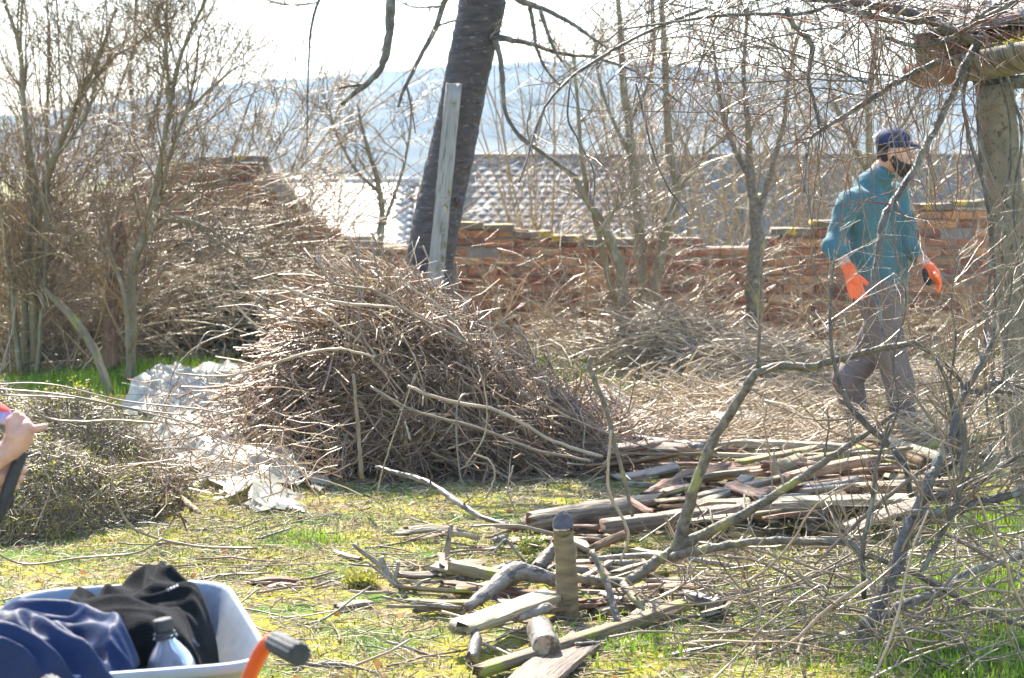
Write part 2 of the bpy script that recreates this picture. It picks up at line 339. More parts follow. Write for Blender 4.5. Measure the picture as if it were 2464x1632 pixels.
# ---------------------------------------------------------------- ground, hills
def ground_material():
    m = bpy.data.materials.new('mossy_ground'); m.use_nodes = True; nt = m.node_tree; b = nt.nodes['Principled BSDF']
    co = nt.nodes.new('ShaderNodeTexCoord').outputs['Object']
    c = _ramp(nt, _rng(nt, _noise(nt, co, 38, 5), .35, .65), (.20, .135, .075), (.36, .27, .155))
    def over(c, fac, col, thr):
        x = nt.nodes.new('ShaderNodeMix'); x.data_type = 'RGBA'; nt.links.new(_rng(nt, fac, *thr), x.inputs[0])
        nt.links.new(c, x.inputs[6]); x.inputs[7].default_value = (*col, 1); return x.outputs[2]
    c = over(c, _noise(nt, co, 4.2, 6, rough=.7), (.36, .33, .02), (.43, .55))
    c = over(c, _noise(nt, co, 9., 6, rough=.75), (.42, .38, .05), (.54, .64))
    c = over(c, _noise(nt, co, 2.6, 6, rough=.7), (.10, .20, .012), (.50, .60))
    c = over(c, _noise(nt, co, 90., 3), (.42, .35, .23), (.6, .68))
    nt.links.new(c, b.inputs['Base Color']); b.inputs['Roughness'].default_value = .9; b.inputs['Specular IOR Level'].default_value = .2
    bp = nt.nodes.new('ShaderNodeBump'); bp.inputs['Strength'].default_value = 1; bp.inputs['Distance'].default_value = .02
    nt.links.new(_noise(nt, co, 75, 6, rough=.7), bp.inputs['Height']); nt.links.new(bp.outputs[0], b.inputs['Normal'])
    return m
M['ground'] = ground_material()
xs = np.r_[np.linspace(-600, -12, 25), np.linspace(-7, 7, 180), np.linspace(12, 600, 25)]
ys = np.r_[np.linspace(-60, 1, 8), np.linspace(3.2, 20, 200), np.linspace(21, 80, 40), np.linspace(95, 1500, 40)]
X, Y = np.meshgrid(xs, ys); nx, ny = len(xs), len(ys)
ii = (np.arange(ny - 1)[:, None] * nx + np.arange(nx - 1)[None]).ravel()
GF = np.stack([ii, ii + 1, ii + nx + 1, ii + nx], -1)
setp(mk('ground', np.stack([X, Y, ground_z(X, Y)], -1).reshape(-1, 3), GF, M['ground'], origin=(0, 0, 0)), kind='structure')

hx = np.linspace(-700, 700, 160); hy = np.linspace(420, 1420, 70)
px_prof = [-3000, -600, 0, 250, 450, 640, 870, 1000, 1250, 1400, 1600, 1900, 2200, 2464, 3500, 6000]
py_prof = [330, 300, 292, 270, 232, 205, 190, 172, 160, 158, 172, 192, 200, 210, 250, 310]
HX, HY = np.meshgrid(hx, hy)
ridge_px = CX + HX / 1000 * FPX
ridge = CAMH + (350 - np.interp(ridge_px, px_prof, py_prof)) / FPX * 1000
t = np.clip((HY - 470) / 530, 0, 1); env = t * t * (3 - 2 * t) * np.clip((1420 - HY) / 380, 0, 1) ** .5
HZ = -9 + (ridge + 9) * env + (vnoise(HX, HY, .03) - .5) * 5 * env + (vnoise(HX + 50, HY, .16) - .5) * 2.2 * env
M['hill'] = mat('wooded_hill', (.035, .035, .028), (.16, .14, .09), .025, .95, .1, bump=.5, bscale=.5)
ii = (np.arange(69)[:, None] * 160 + np.arange(159)[None]).ravel()
setp(mk('hills', np.stack([HX, HY, HZ], -1).reshape(-1, 3), np.stack([ii, ii + 1, ii + 161, ii + 160], -1), M['hill'], origin=(0, 0, 0)), kind='structure')

# ---------------------------------------------------------------- garden walls of old brick
_bricks = []
for v in range(5):
    bm = bmesh.new(); bmesh.ops.create_cube(bm, size=1)
    for q in bm.verts: q.co = Vector((q.co.x * .246, q.co.y * .11, q.co.z * .064))
    bmesh.ops.bevel(bm, geom=bm.edges[:], offset=.007, segments=1, affect='EDGES')
    for q in bm.verts: q.co += Vector(rng.normal(0, .0022, 3))
    me = bpy.data.meshes.new('brick'); bm.to_mesh(me); bm.free(); me.materials.append(M['brick']); _bricks.append(me)
def brick_wall(name, label, x0, x1, y, top, thick=.3, group=None):
    """top(x) gives the broken upper edge"""
    root = setp(thing(name, label, 'wall', ((x0 + x1) / 2, y, 0), group), kind='thing')
    n = int((x1 - x0) / .05); xx = np.linspace(x0, x1, n)
    tz = np.array([max(.1, math.floor((top(x)) / .076) * .076) for x in xx])
    Vb = []
    for k, z in enumerate((0, 1)):
        for yy in (y + .012, y + thick): Vb.append(np.stack([xx, np.full(n, yy), tz if z else np.full(n, -.3)], -1))
    V = np.concatenate(Vb); a = np.arange(n - 1); lo_f, lo_b, hi_f, hi_b = 0, n, 2 * n, 3 * n
    F = np.concatenate([np.stack([lo_f + a, lo_f + a + 1, hi_f + a + 1, hi_f + a], -1), np.stack([hi_f + a, hi_f + a + 1, hi_b + a + 1, hi_b + a], -1),
                        np.stack([lo_b + a + 1, lo_b + a, hi_b + a, hi_b + a + 1], -1), [[0, 2 * n, 3 * n, n], [n - 1, 2 * n - 1, 4 * n - 1, 3 * n - 1]]])
    mk('mortar_core', V, F, M['mortar'], root, smooth=False)
    row = 0; z = .042; cnt = 0
    while z < 2.2:
        x = x0 + (.13 if row % 2 else 0)
        while x < x1:
            if top(x) > z + .03 and top(min(x + .1, x1)) > z + .02 and rng.random() > .02:
                b = bpy.data.objects.new('brick', _bricks[rng.integers(5)]); COL.objects.link(b); b.parent = root
                b.location = (x - root.location.x + rng.normal(0, .003), .045 + rng.normal(0, .006), z + rng.normal(0, .002))
                b.rotation_euler = (0, rng.normal(0, .008), rng.normal(0, .012) + (math.pi if rng.random() < .5 else 0)); cnt += 1
            x += .258
        z += .076; row += 1
    return root
WD = 17.4
wx = lambda px: (px - CX) / FPX * WD
wz = lambda py: float(at(CX, py, WD)[2])
def prof(pts):
    a = np.array([[wx(p), wz(q)] for p, q in pts]); return lambda x: float(np.interp(x, a[:, 0], a[:, 1]))
topR = prof([(1000, 545), (1180, 540), (1300, 560), (1500, 585), (1620, 560), (1700, 575), (1760, 595), (1850, 560), (2000, 530), (2150, 505), (2300, 490), (2700, 480)])
topL = prof([(-100, 480), (100, 470), (300, 455), (330, 410), (420, 388), (640, 384), (652, 405), (690, 440), (720, 480), (750, 520), (800, 550), (860, 566), (930, 585), (1000, 590)])
wr = brick_wall('brick_wall', 'long low red brick garden wall behind the walking man', wx(1085), wx(2560), WD, topR)
wl = brick_wall('ruined_brick_wall', 'broken brick wall stepping down beside the bright tiled roof', wx(-60), wx(1084), WD + .25, topL, .35)
def coping(root, x0, x1, y, top, off):
    x = x0
    while x < x1:
        L = rng.uniform(.2, .34); z = min(top(x), top(x + L)) + off
        V, F = board_vf((x, y, z), (x + L - .012, y, z + rng.normal(0, .006)), .34, .05, seg=3, jag=.012); mk('coping_stone', V, F, M['coping'], root, smooth=False); x += L
coping(wr, wx(1090), wx(1500), WD + .13, topR, .0); coping(wr, wx(1860), wx(2500), WD + .13, topR, .0)
coping(wl, wx(380), wx(640), WD + .4, topL, .01)

# ---------------------------------------------------------------- houses down the slope
def tile_mesh(mt, w, l):
    V, F = [], []
    k = 5
    for i, y in enumerate((0, l)):
        for z0 in (0, -.028):
            for j in range(k):
                u = j / (k - 1); V.append((u * w - w / 2, y, z0 + .016 * math.sin(u * math.pi) + (.03 if i == 0 else 0)))
    idx = lambda i, s, j: (i * 2 + s) * k + j
    for j in range(k - 1):
        F += [(idx(0, 0, j), idx(0, 0, j + 1), idx(1, 0, j + 1), idx(1, 0, j)), (idx(0, 1, j), idx(0, 1, j + 1), idx(0, 0, j + 1), idx(0, 0, j))]
    F += [(idx(0, 1, 0), idx(0, 0, 0), idx(1, 0, 0), idx(1, 1, 0)), (idx(0, 0, k - 1), idx(0, 1, k - 1), idx(1, 1, k - 1), idx(1, 0, k - 1))]
    me = bpy.data.meshes.new('roof_tile'); me.from_pydata(V, [], F); me.materials.append(mt); return me
def house(label, x0, x1, yr, z_ridge, pitch, slope, mt, tw, tl, floor, keep):
    """gabled house: ridge along x at distance yr, near slope faces the camera"""
    root = thing('house', label, 'house', ((x0 + x1) / 2, yr, floor))
    run = slope * math.cos(pitch); rise = slope * math.sin(pitch); ze = z_ridge - rise
    V, F = box_vf((x0 + .3, yr - run + .35, floor), (x1 - .3, yr + run - .35, ze + .05)); 
    mk('wall', V, F, M['render'], root, smooth=False)
    for xg in (x0 + .3, x1 - .3):
        mk('gable', [(xg, yr - run + .35, ze + .051), (xg, yr + run - .35, ze + .051), (xg, yr, z_ridge - .12), (xg + .2 * (1 if xg < (x0 + x1) / 2 else -1), yr, z_ridge - .12)], [np.array([[0, 1, 2]]), np.array([[0, 3, 1]])], M['render'], root, smooth=False)
    V = np.array([(x0, yr - run, ze - .02), (x1, yr - run, ze - .02), (x1, yr, z_ridge - .02), (x0, yr, z_ridge - .02), (x0, yr + run, ze - .02), (x1, yr + run, ze - .02)])
    deck = np.r_[V, V + [0, 0, -.12]]
    rf = mk('roof', deck, np.array([[0, 1, 2, 3], [3, 2, 5, 4], [7, 6, 9, 8], [8, 9, 10, 11], [0, 6, 7, 1], [4, 5, 11, 10]]), M['tile2'], root, smooth=False)
    me = tile_mesh(mt, tw * .97, tl * 1.25); n = int((x1 - x0) / tw); rows = int(slope / tl); cand = []
    for r in range(rows):
        for c in range(n):
            s = r * tl
            cand.append((x0 + (c + .5) * tw + (tw / 2 if r % 2 else 0), yr - run + s * math.cos(pitch), ze + s * math.sin(pitch) + .012))
    def seen(p):
        qx = CX + p[0] / p[1] * FPX; return keep[0] < qx < keep[1]
    vis = [p for p in cand if seen(p)]; vis.sort(key=lambda p: abs(CX + p[0] / p[1] * FPX - keep[2])); near = vis[:300]; rest = vis[300:] + [p for p in cand if not seen(p)]
    o0 = np.array(root.location)
    for p in near:
        b = bpy.data.objects.new('roof_tile', me); COL.objects.link(b); b.parent = rf; b.location = [float(v) for v in np.array(p) - o0]
        b.rotation_euler = (pitch + rng.normal(0, .02), rng.normal(0, .012), rng.normal(0, .012))
    if rest:
        tv = np.array([v.co for v in me.vertices]); tf = np.array([p.vertices[:] for p in me.polygons]); c, s = math.cos(pitch), math.sin(pitch)
        tv = np.stack([tv[:, 0], tv[:, 1] * c - tv[:, 2] * s, tv[:, 1] * s + tv[:, 2] * c], -1)
        rp = np.array(rest); V = (rp[:, None] + tv[None]).reshape(-1, 3); F = (tf[None] + (np.arange(len(rp)) * len(tv))[:, None, None]).reshape(-1, 4)
        setp(mk('roof_tiles', V, F, mt, root, smooth=False), kind='stuff')
    V, F = tubes(np.array([[(x, yr, z_ridge + .01) for x in np.linspace(x0, x1, 12)]]), np.full((1, 12), .09), 8, True)
    mk('ridge', V, F, mt, root)
    return root
d1 = 60.; z1 = float(at(CX, 436, d1)[2])
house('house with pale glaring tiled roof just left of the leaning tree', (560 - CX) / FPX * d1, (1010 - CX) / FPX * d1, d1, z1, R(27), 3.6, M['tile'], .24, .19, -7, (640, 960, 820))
d2 = 52.; z2 = float(at(CX, 378, d2)[2])
house('long house with dark grey tiled roof to the right of the leaning tree', (1060 - CX) / FPX * d2, (2600 - CX) / FPX * d2, d2, z2, R(41), 3.9, M['tile2'], .26, .2, -7, (1080, 1960, 1350))
# ---------------------------------------------------------------- trees and shrubs
def mesh_limbs(name, limbs, mt, parent, sides=9):
    out = []
    for P, Rr in limbs:
        V, F = tubes(P, Rr, sides, True); out.append(mk(name, V, F, mt, parent))
    return out
def mesh_twigs(name, batches, mt, parent, sides=3, kind='stuff'):
    V, F = join([tubes(P, Rr, sides) for P, Rr in batches]); o = mk(name, V, F, mt, parent)
    if kind: o['kind'] = kind
    return o
def cat_limbs(limbs, n):
    """resample limbs to n points so that they can be grown on together"""
    Ps, Rs = [], []
    for P, Rr in limbs:
        for p, r in zip(P, Rr):
            t = np.linspace(0, 1, len(p)); u = np.linspace(0, 1, n)
            Ps.append(np.stack([np.interp(u, t, p[:, k]) for k in range(3)], -1)); Rs.append(np.interp(u, t, r))
    return np.array(Ps), np.array(Rs)
def base_of(px, d): x = float(at(px, 800, d)[0]); return (x, d, float(ground_z(x, d)))

# leaning cherry tree -----------------------------------------------------------------
TD = 13.0
tree = thing('cherry_tree', 'thick leaning tree with banded dark bark behind the brush heap', 'tree', base_of(1035, TD))
tp = [(1012, 1012), (1016, 900), (1024, 760), (1032, 640), (1054, 510), (1088, 360), (1120, 200), (1146, 80), (1160, 0), (1172, -140), (1190, -300)]
tw_ = [150, 136, 122, 114, 112, 106, 104, 106, 108, 104, 96]
_A = spline(np.array([np.r_[at(x, y, TD), w * .5 * TD / FPX] for (x, y), w in zip(tp, tw_)]), 70)
P0, R0 = _A[None, :, :3].copy(), _A[None, :, 3].copy()
P0[0, 0, 2] -= .05
NR, NS = 300, 60; tt = np.linspace(0, 69, NR); P0 = np.stack([np.interp(tt, np.arange(70), P0[0, :, k]) for k in range(3)], -1)[None]; R0 = np.interp(tt, np.arange(70), R0[0])[None]
V, F = tubes(P0, R0, NS, True); ctr = np.repeat(P0[0], NS, 0); aa = np.tile(np.arange(NS), NR) / NS * 2 * np.pi; rr_ = np.repeat(np.arange(NR), NS)
cx_, cy_ = np.cos(aa) * 2.2 + 20, np.sin(aa) * 2.2 + 20
bump_ = .07 * (vnoise(cx_ + rr_ * .02, cy_ + rr_ * .013, 1.) - .5) + .05 * (vnoise(cx_ * 1.5, rr_ * .55 + cy_) - .5) + .045 * np.abs(vnoise(cx_ * 4 + rr_ * .01, cy_ * 4 + rr_ * .9) - .5) + .035 * (rng.random(NR * NS) - .5)
V = ctr + (V - ctr) * (1 + bump_)[:, None]
trunk = mk('trunk', V, F, M['cherry'], tree, smooth=False)
for (kx, ky, kr) in ((1118, 395, .05), (1184, 88, .045), (1100, 480, .035)):      # burls and scars on the bark
    c = at(kx, ky, TD - .085); V, F, _ = log_vf([c + [-.02, .09, .02], c, c + [.004, -.035, -.004]], [kr, kr * .9, kr * .5], 12, 8, .12); mk('burl', V, F, M['cherry'], trunk)
br = [
 ([(1172, -140), (1050, -120), (960, -60), (940, 0), (938, 60), (932, 110), (918, 160), (885, 200), (850, 225), (822, 252)], 12.6, [40, 24, 18, 9]),
 ([(880, 204), (850, 206), (815, 212)], 12.6, [9, 5]),
 ([(1160, -80), (1100, -60), (1068, 10), (1045, 75), (1015, 130), (985, 190), (968, 225), (958, 258)], 12.7, [30, 12, 10, 6]),
 ([(978, 205), (990, 260), (1000, 320)], 12.7, [5, 3]),
 ([(1100, -160), (900, -160), (800, -60), (768, 0), (750, 60), (744, 130), (740, 230), (739, 345)], 12.4, [34, 8, 5, 3]),
 ([(768, 6), (700, 12), (640, 0)], 12.4, [5, 3]),
 ([(1060, 15), (1000, 18), (950, -2)], 12.6, [5, 3]), ([(1100, 48), (1060, 60), (1040, 70)], 12.7, [6, 4]),
 ([(1188, 88), (1230, 96), (1280, 106), (1340, 126), (1420, 136), (1470, 130)], 12.9, [18, 11, 9, 5]),
 ([(1180, -60), (1250, 0), (1310, 22), (1380, 60), (1430, 95), (1465, 118)], 12.8, [26, 12, 9, 5]),
 ([(1192, 95), (1205, 150), (1212, 220), (1216, 270), (1236, 308), (1256, 330), (1330, 385), (1390, 425)], 12.8, [14, 10, 9, 5]),
 ([(1275, 15), (1285, 70), (1290, 110), (1310, 160), (1350, 210)], 12.9, [11, 8, 5]),
 ([(1300, 25), (1318, 80), (1335, 120), (1352, 150)], 12.7, [10, 6]),
 ([(1216, 5), (1208, 40), (1200, 85)], 12.9, [7, 4]),
 ([(1420, 136), (1500, 160), (1560, 190), (1640, 250)], 12.9, [7, 4]),
 ([(1172, -140), (1240, -330), (1300, -520), (1380, -700)], 13.2, [70, 40, 20]),
 ([(1190, -300), (1130, -480), (1040, -640), (960, -760)], 13.1, [80, 46, 20]),
 ([(1190, -300), (1200, -520), (1230, -760)], 13.3, [80, 40, 18]),
]
limbs = [trace(p, d, w) for p, d, w in br]
mesh_limbs('branch', limbs, M['darklimb'], tree, 8)
A, B = cat_limbs(limbs[:15], 12)
s1 = grow(A, B, 13, .16, (40, 85), .2, (0, 0, -.03), .5, 4, rmax=.004, rmin=.0016)
s2 = grow(A, B, 10, .03, (60, 90), .1, (0, 0, 0), .8, 3, rmax=.006, rmin=.003, taper=.8)
A2, B2 = cat_limbs(limbs[15:], 12)
c1 = grow(A2, B2, 14, .9, (30, 70), .2, (0, 0, .08), .5, 6); c2 = grow(*c1, 7, .4, (30, 60), .25, (0, 0, .03), .5, 4)
mesh_twigs('twigs', [s1, s2, c1, c2], M['twig'], tree)

# leaning boards by the tree -----------------------------------------------------------
pt, pb = at(1092, 203, 12.72), at(1016, 990, 12.2)
V, F = board_vf(pb, pt, .092, .035, seg=16, jag=.004, up=(0, -1, .1))
pl = setp(mk('leaning_plank', V, F, M['plankgrey']), 'tall narrow grey plank leaning against the dark tree trunk', 'plank')
mm = []
for t_ in (.42, .46, .50, .54, .62, .66, .93):
    c = pb + (pt - pb) * (1 - (1 - t_)) ; c = pb + (pt - pb) * t_ + np.array([rng.uniform(.012, .036), -.02, 0])
    for _ in range(14): mm.append((c + rng.normal(0, 1, 3) * [.006, .002, .03], rng.uniform(.002, .006)))
V, F = join([tubes(np.array([[p + [0, .006, 0], p, p + [0, -.006, 0]]]), np.array([[r, r, r * .4]]), 6, True) for p, r in mm])
setp(mk('moss_tufts', V, F, M['leaf'], pl), kind='stuff')
V, F = board_vf(at(1102, 860, 12.9), at(1094, 640, 13.1), .036, .02, seg=6, up=(0, -1, .1))
setp(mk('wooden_stake', V, F, M['endgrain']), 'short orange-brown wooden stake beside the foot of the leaning tree', 'stake')

# shrubs whose stems can be told apart --------------------------------------------------
def shrub(name, label, base, stems, mt, tmt, lv, sides=8, cat='shrub', group=None, rootdrop=True):
    """stems: [(points, d, widths)], lv: list of grow() settings, each on the batch before"""
    root = thing(name, label, cat, base, group); L = [trace(p, d, w) for p, d, w in stems]
    mesh_limbs('stem', L, mt, root, sides); bt = []
    A, B = cat_limbs(L, 14); cur = (A, B)
    for kw in lv:
        cur = grow(*cur, **kw); bt.append(cur)
    if bt: mesh_twigs('twigs', bt, tmt, root)
    return root
up = lambda n, L, **k: dict(dict(n=n, L=L, ang=(20, 62), bend=.13, trop=(0, 0, .05), rr=.5, npts=6, rmax=.008, rmin=.0025), **k)
shrub('tall_shrub', 'tall many-stemmed leafless shrub at the left edge, fanning up into the sky', base_of(70, 15.5), [
 ([(62, 905), (60, 730), (75, 560), (85, 440), (60, 300), (48, 120), (12, 10), (-10, -80)], 15.5, [22, 16, 12, 7]),
 ([(84, 905), (82, 700), (96, 500), (132, 380), (190, 240), (240, 130), (280, 20)], [15.5, 15.2], [24, 20, 14, 6]),
 ([(74, 905), (92, 600), (70, 400), (56, 250), (50, 80), (60, -60)], 15.7, [16, 12, 8, 5]),
 ([(95, 905), (108, 600), (116, 430), (112, 300), (117, 180), (120, 60)], 15.6, [16, 12, 8, 5]),
 ([(90, 900), (112, 560), (100, 460), (108, 430), (120, 560)], 15.3, [12, 8, 5]),
 ([(50, 905), (28, 700), (10, 540), (-30, 400)], 15.4, [16, 10, 6]),
 ([(190, 240), (260, 150), (330, 105), (390, 60), (450, 10)], 15.2, [9, 6, 4]),
 ([(132, 380), (180, 320), (215, 260), (230, 180), (250, 60)], 15.2, [9, 7, 4])],
 M['olive'], M['skytwig'], [up(17, 1.0, bend=.16), up(7, .5, rr=.6, bend=.18), up(4, .25, npts=4, rr=.75, bend=.22)])
shrub('tall_shrub', 'slender olive-stemmed shrub forking upward beside the dark rotten stump', base_of(315, 14.8), [
 ([(312, 925), (318, 780), (322, 640), (350, 560), (385, 400), (410, 250), (440, 120), (490, 10), (520, -60)], 14.8, [26, 22, 15, 9, 6]),
 ([(345, 570), (372, 520), (396, 420), (440, 290), (500, 220), (570, 160)], 14.7, [16, 12, 8, 4]),
 ([(312, 920), (300, 720), (262, 600), (250, 540)], 14.7, [14, 10, 6]),
 ([(410, 250), (402, 150), (400, 60), (405, -30)], 14.8, [9, 7, 4]),
 ([(440, 290), (470, 180), (480, 90), (520, 0)], 14.8, [7, 5, 3]),
 ([(380, 540), (430, 525), (500, 550), (560, 600), (620, 650), (690, 680)], [14.6, 13.8], [11, 8, 4]),
 ([(390, 530), (470, 540), (540, 600), (600, 620), (700, 615), (745, 625)], [14.6, 13.6], [11, 8, 4]),
 ([(380, 530), (440, 480), (520, 440), (600, 410), (690, 370)], [14.6, 14], [7, 5, 3])],
 M['olive'], M['skytwig'], [up(15, .95, bend=.16), up(7, .45, rr=.6, bend=.18), up(4, .24, npts=4, rr=.75, bend=.22)])
shrub('tall_shrub', 'thin dark straight-stemmed shrub rising between the two left shrubs', base_of(325, 18.9), [
 ([(322, 820), (325, 500), (325, 300), (312, 180), (322, 100), (330, -30)], 18.9, [16, 13, 9, 6]),
 ([(326, 480), (345, 350), (385, 230), (400, 100), (392, 0)], 18.9, [9, 7, 4]),
 ([(324, 420), (280, 330), (260, 250), (220, 130)], 18.9, [8, 6, 4])], M['darklimb'], M['skytwig'], [up(14, .8), up(7, .4, rr=.6), up(3, .2, npts=4, rr=.7)])
# rotten stump and fallen pale log among the left shrubs
V, F, e = log_vf([at(268, 900, 15.2), at(266, 760, 15.2), at(278, 640, 15.2), at(286, 560, 15.2), at(292, 545, 15.2)], [.07, .055, .06, .075, .05], 12, 26, .22, .07)
setp(mk('tree_stump', V, F, M['brownwood']), 'tall dark rotten stump standing among the left shrubs', 'stump')
V, F, e = log_vf([at(110, 700, 15.0), at(170, 760, 14.8), at(225, 840, 14.6), at(270, 958, 14.3)], [.02, .028, .03, .03], 12, 18, .08, .02)
setp(mk('fallen_log', V, F, M['mosswood']), 'mossy pole leaning at the foot of the left shrubs', 'log')
fl = dict(bend=.2, trop=(0, 0, .02), npts=6, rmax=.007, rmin=.0021)
# trees in front of and behind the garden wall, right of the leaning tree
shrub('bare_tree', 'bare grey-stemmed tree before the brick wall, nearest the leaning tree', base_of(1500, 16), [
 ([(1502, 880), (1500, 750), (1490, 640), (1450, 540), (1410, 480), (1380, 425), (1300, 365), (1250, 330), (1225, 290)], 16, [30, 22, 12, 5]),
 ([(1500, 800), (1460, 650), (1425, 500), (1400, 380), (1390, 250), (1380, 120)], 16.1, [18, 12, 6]),
 ([(1440, 560), (1500, 480), (1510, 470)], 15.8, [9, 5])], M['olive'], M['grey_twig'],
 [dict(fl, n=13, L=.65, ang=(30, 75)), dict(fl, n=7, L=.36, ang=(25, 60), rr=.6), dict(fl, n=3, L=.2, ang=(20, 60), rr=.7, npts=4)])
shrub('bare_tree', 'bare forked tree before the brick wall with two straight upright stems', base_of(1555, 16.4), [
 ([(1556, 875), (1550, 760), (1544, 644), (1532, 480), (1520, 380), (1514, 300), (1500, 200), (1492, 60), (1480, -60)], 16.4, [34, 26, 20, 9]),
 ([(1560, 870), (1575, 700), (1600, 560), (1630, 460), (1612, 380), (1606, 300), (1600, 150), (1592, 0), (1600, -80)], 16.3, [30, 24, 18, 8]),
 ([(1628, 465), (1700, 370), (1760, 315), (1830, 280)], 16.3, [13, 9, 5]), ([(1514, 300), (1560, 200), (1575, 100), (1570, 0)], 16.4, [10, 8, 5]),
 ([(1520, 380), (1470, 280), (1440, 180), (1430, 80)], 16.4, [10, 8, 4])], M['olive'], M['grey_twig'],
 [dict(fl, n=13, L=.7, ang=(25, 65)), dict(fl, n=7, L=.38, ang=(25, 60), rr=.6), dict(fl, n=3, L=.2, ang=(20, 60), rr=.7, npts=4)])
shrub('bare_tree', 'dark trunked bare tree before the wall, left of the walking man', base_of(1816, 15.4), [
 ([(1818, 908), (1815, 780), (1818, 640), (1820, 540), (1806, 420), (1800, 300), (1790, 160), (1800, 20)], 15.4, [46, 42, 34, 18, 12, 8]),
 ([(1820, 540), (1850, 430), (1885, 300), (1900, 180), (1930, 40)], 15.4, [18, 12, 6]),
 ([(1810, 440), (1760, 340), (1730, 220), (1715, 90)], 15.5, [14, 10, 5])], M['limb'], M['grey_twig'],
 [dict(fl, n=14, L=.7, ang=(25, 65)), dict(fl, n=7, L=.38, ang=(25, 60), rr=.6), dict(fl, n=3, L=.2, ang=(20, 60), rr=.7, npts=4)])
shrub('bare_tree', 'bare tree behind the walking man, its stems above his cap', base_of(2085, 16.6), [
 ([(2082, 860), (2080, 640), (2092, 420), (2090, 260), (2105, 120), (2110, -20)], 16.6, [24, 20, 14, 7]),
 ([(2090, 420), (2030, 300), (1990, 180), (1970, 40)], 16.6, [12, 9, 5]), ([(2090, 400), (2180, 290), (2230, 180), (2260, 60)], 16.6, [12, 9, 5])], M['olive'], M['grey_twig'],
 [dict(fl, n=14, L=.7, ang=(25, 65)), dict(fl, n=7, L=.38, ang=(25, 60), rr=.6), dict(fl, n=3, L=.2, ang=(20, 60), rr=.7, npts=4)])
shrub('bare_tree', 'young bare tree between the bright roof and the leaning tree', base_of(905, 16.9), [
 ([(905, 850), (910, 640), (920, 520), (905, 420), (880, 340), (860, 250)], 16.9, [18, 15, 12, 5]),
 ([(915, 560), (960, 440), (985, 330), (990, 230)], 16.9, [9, 7, 4]), ([(908, 460), (850, 400), (800, 300), (780, 230)], 16.9, [9, 7, 4])], M['olive'], M['grey_twig'],
 [dict(fl, n=13, L=.6, ang=(25, 70)), dict(fl, n=8, L=.34, ang=(25, 60), rr=.6), dict(fl, n=3, L=.18, ang=(20, 60), rr=.7, npts=4)])

# thicket shrubs of arching canes ---------------------------------------------------------
def cane_shrub(label, px, d, h, spread, n, group, seed_up=.9, twm='far_twig', dens=(9, 5), drop=-.13, name='thicket_shrub', rcane=.006):
    b = base_of(px, d); n = int(n * 1.35); root = thing(name, label, 'shrub', b, group)
    p = np.array(b) + rng.normal(0, 1, (n, 3)) * [spread * .14, .15, 0]; dr = unit(rng.normal(0, 1, (n, 3)) * [spread * .55, .35, .05] + [0, 0, seed_up * h])
    N = 9; Q = np.zeros((n, N, 3)); Q[:, 0] = p; ln = h * rng.uniform(.8, 1.6, n); 
    for k in range(1, N):
        dr = unit(dr + rng.normal(0, .09, dr.shape) + np.array([0, 0, drop]) + dr * [.12, .05, 0]); Q[:, k] = Q[:, k - 1] + dr * (ln / (N - 1))[:, None]
    Q[:, :, 2] = np.maximum(Q[:, :, 2], .02)
    rr_ = rng.uniform(.6, 1.3, n)[:, None] * rcane * np.linspace(1.2, .35, N)[None]
    nb = min(n, 14)
    for k in range(nb):
        V, F = tubes(Q[k:k + 1], rr_[k:k + 1] * 1.25, 6); mk('cane', V, F, M[twm], root)
    a1 = grow(Q, rr_, dens[0], .42 * h / 1.5, (25, 70), .2, (0, 0, -.04), .6, 6, rmin=.002)
    a2 = grow(*a1, dens[1], .24, (25, 65), .22, (0, 0, -.02), .7, 4, rmin=.0018)
    a1[0][:, :, 2] = np.maximum(a1[0][:, :, 2], .01); a2[0][:, :, 2] = np.maximum(a2[0][:, :, 2], .01)
    mesh_twigs('twigs', ([(Q[nb:], rr_[nb:])] if n > nb else []) + [a1, a2], M[twm], root)
    return root
g1 = 'tangled thicket shrubs along the garden wall'
for lab, px, d, h, sp, n in (
 ('dense tawny thicket at the left edge behind the tall shrub', 20, 16.2, 2.0, 1.6, 44),
 ('dense tawny thicket behind the dark rotten stump', 190, 15.6, 2.0, 1.6, 44),
 ('deep thicket filling the gap left of the ruined wall', 120, 17.6, 1.9, 1.8, 40),
 ('deep thicket at the far left behind the leaning pole', 290, 17.0, 1.7, 1.4, 30),
 ('arching thicket right of the olive-stemmed shrub', 430, 16.2, 1.5, 1.7, 15),
 ('arching thicket before the ruined wall near the bright roof', 610, 16.6, 1.15, 1.6, 9),
 ('low thicket hugging the wall behind the brush heap', 800, 17.0, 1.2, 1.4, 20),
 ('olive thicket just right of the leaning tree', 1230, 16.4, 1.25, 1.4, 13),
 ('thicket at the foot of the two-stemmed bare tree', 1480, 15.6, 1.15, 1.6, 18),
 ('thicket before the wall between the bare trees', 1680, 15.8, 1.0, 1.6, 13),
 ('thicket at the wall behind the walking man', 1960, 16.2, 1.1, 1.4, 10),
 ('thicket at the wall left of the concrete post', 2240, 16.4, 1.1, 1.4, 9),
 ('thicket at the right edge behind the concrete post', 2440, 16.2, 1.5, 1.4, 14)):
    cane_shrub(lab, px, d, h, sp, n, g1)
cane_shrub('tall wispy shrub of fine brown shoots behind the two left shrubs', 200, 17.1, 3.4, 1.5, 24, 'fine tall shoots at the left', seed_up=1.5, twm='skytwig', dens=(10, 6), drop=-.01, rcane=.006)
cane_shrub('wispy shrub of fine brown shoots between the left shrubs and the ruin', 470, 17.0, 2.4, 1.6, 11, 'fine tall shoots at the left', seed_up=1.4, twm='skytwig', dens=(9, 5), drop=-.02, rcane=.005)
g2 = 'shrubs beyond the garden wall'
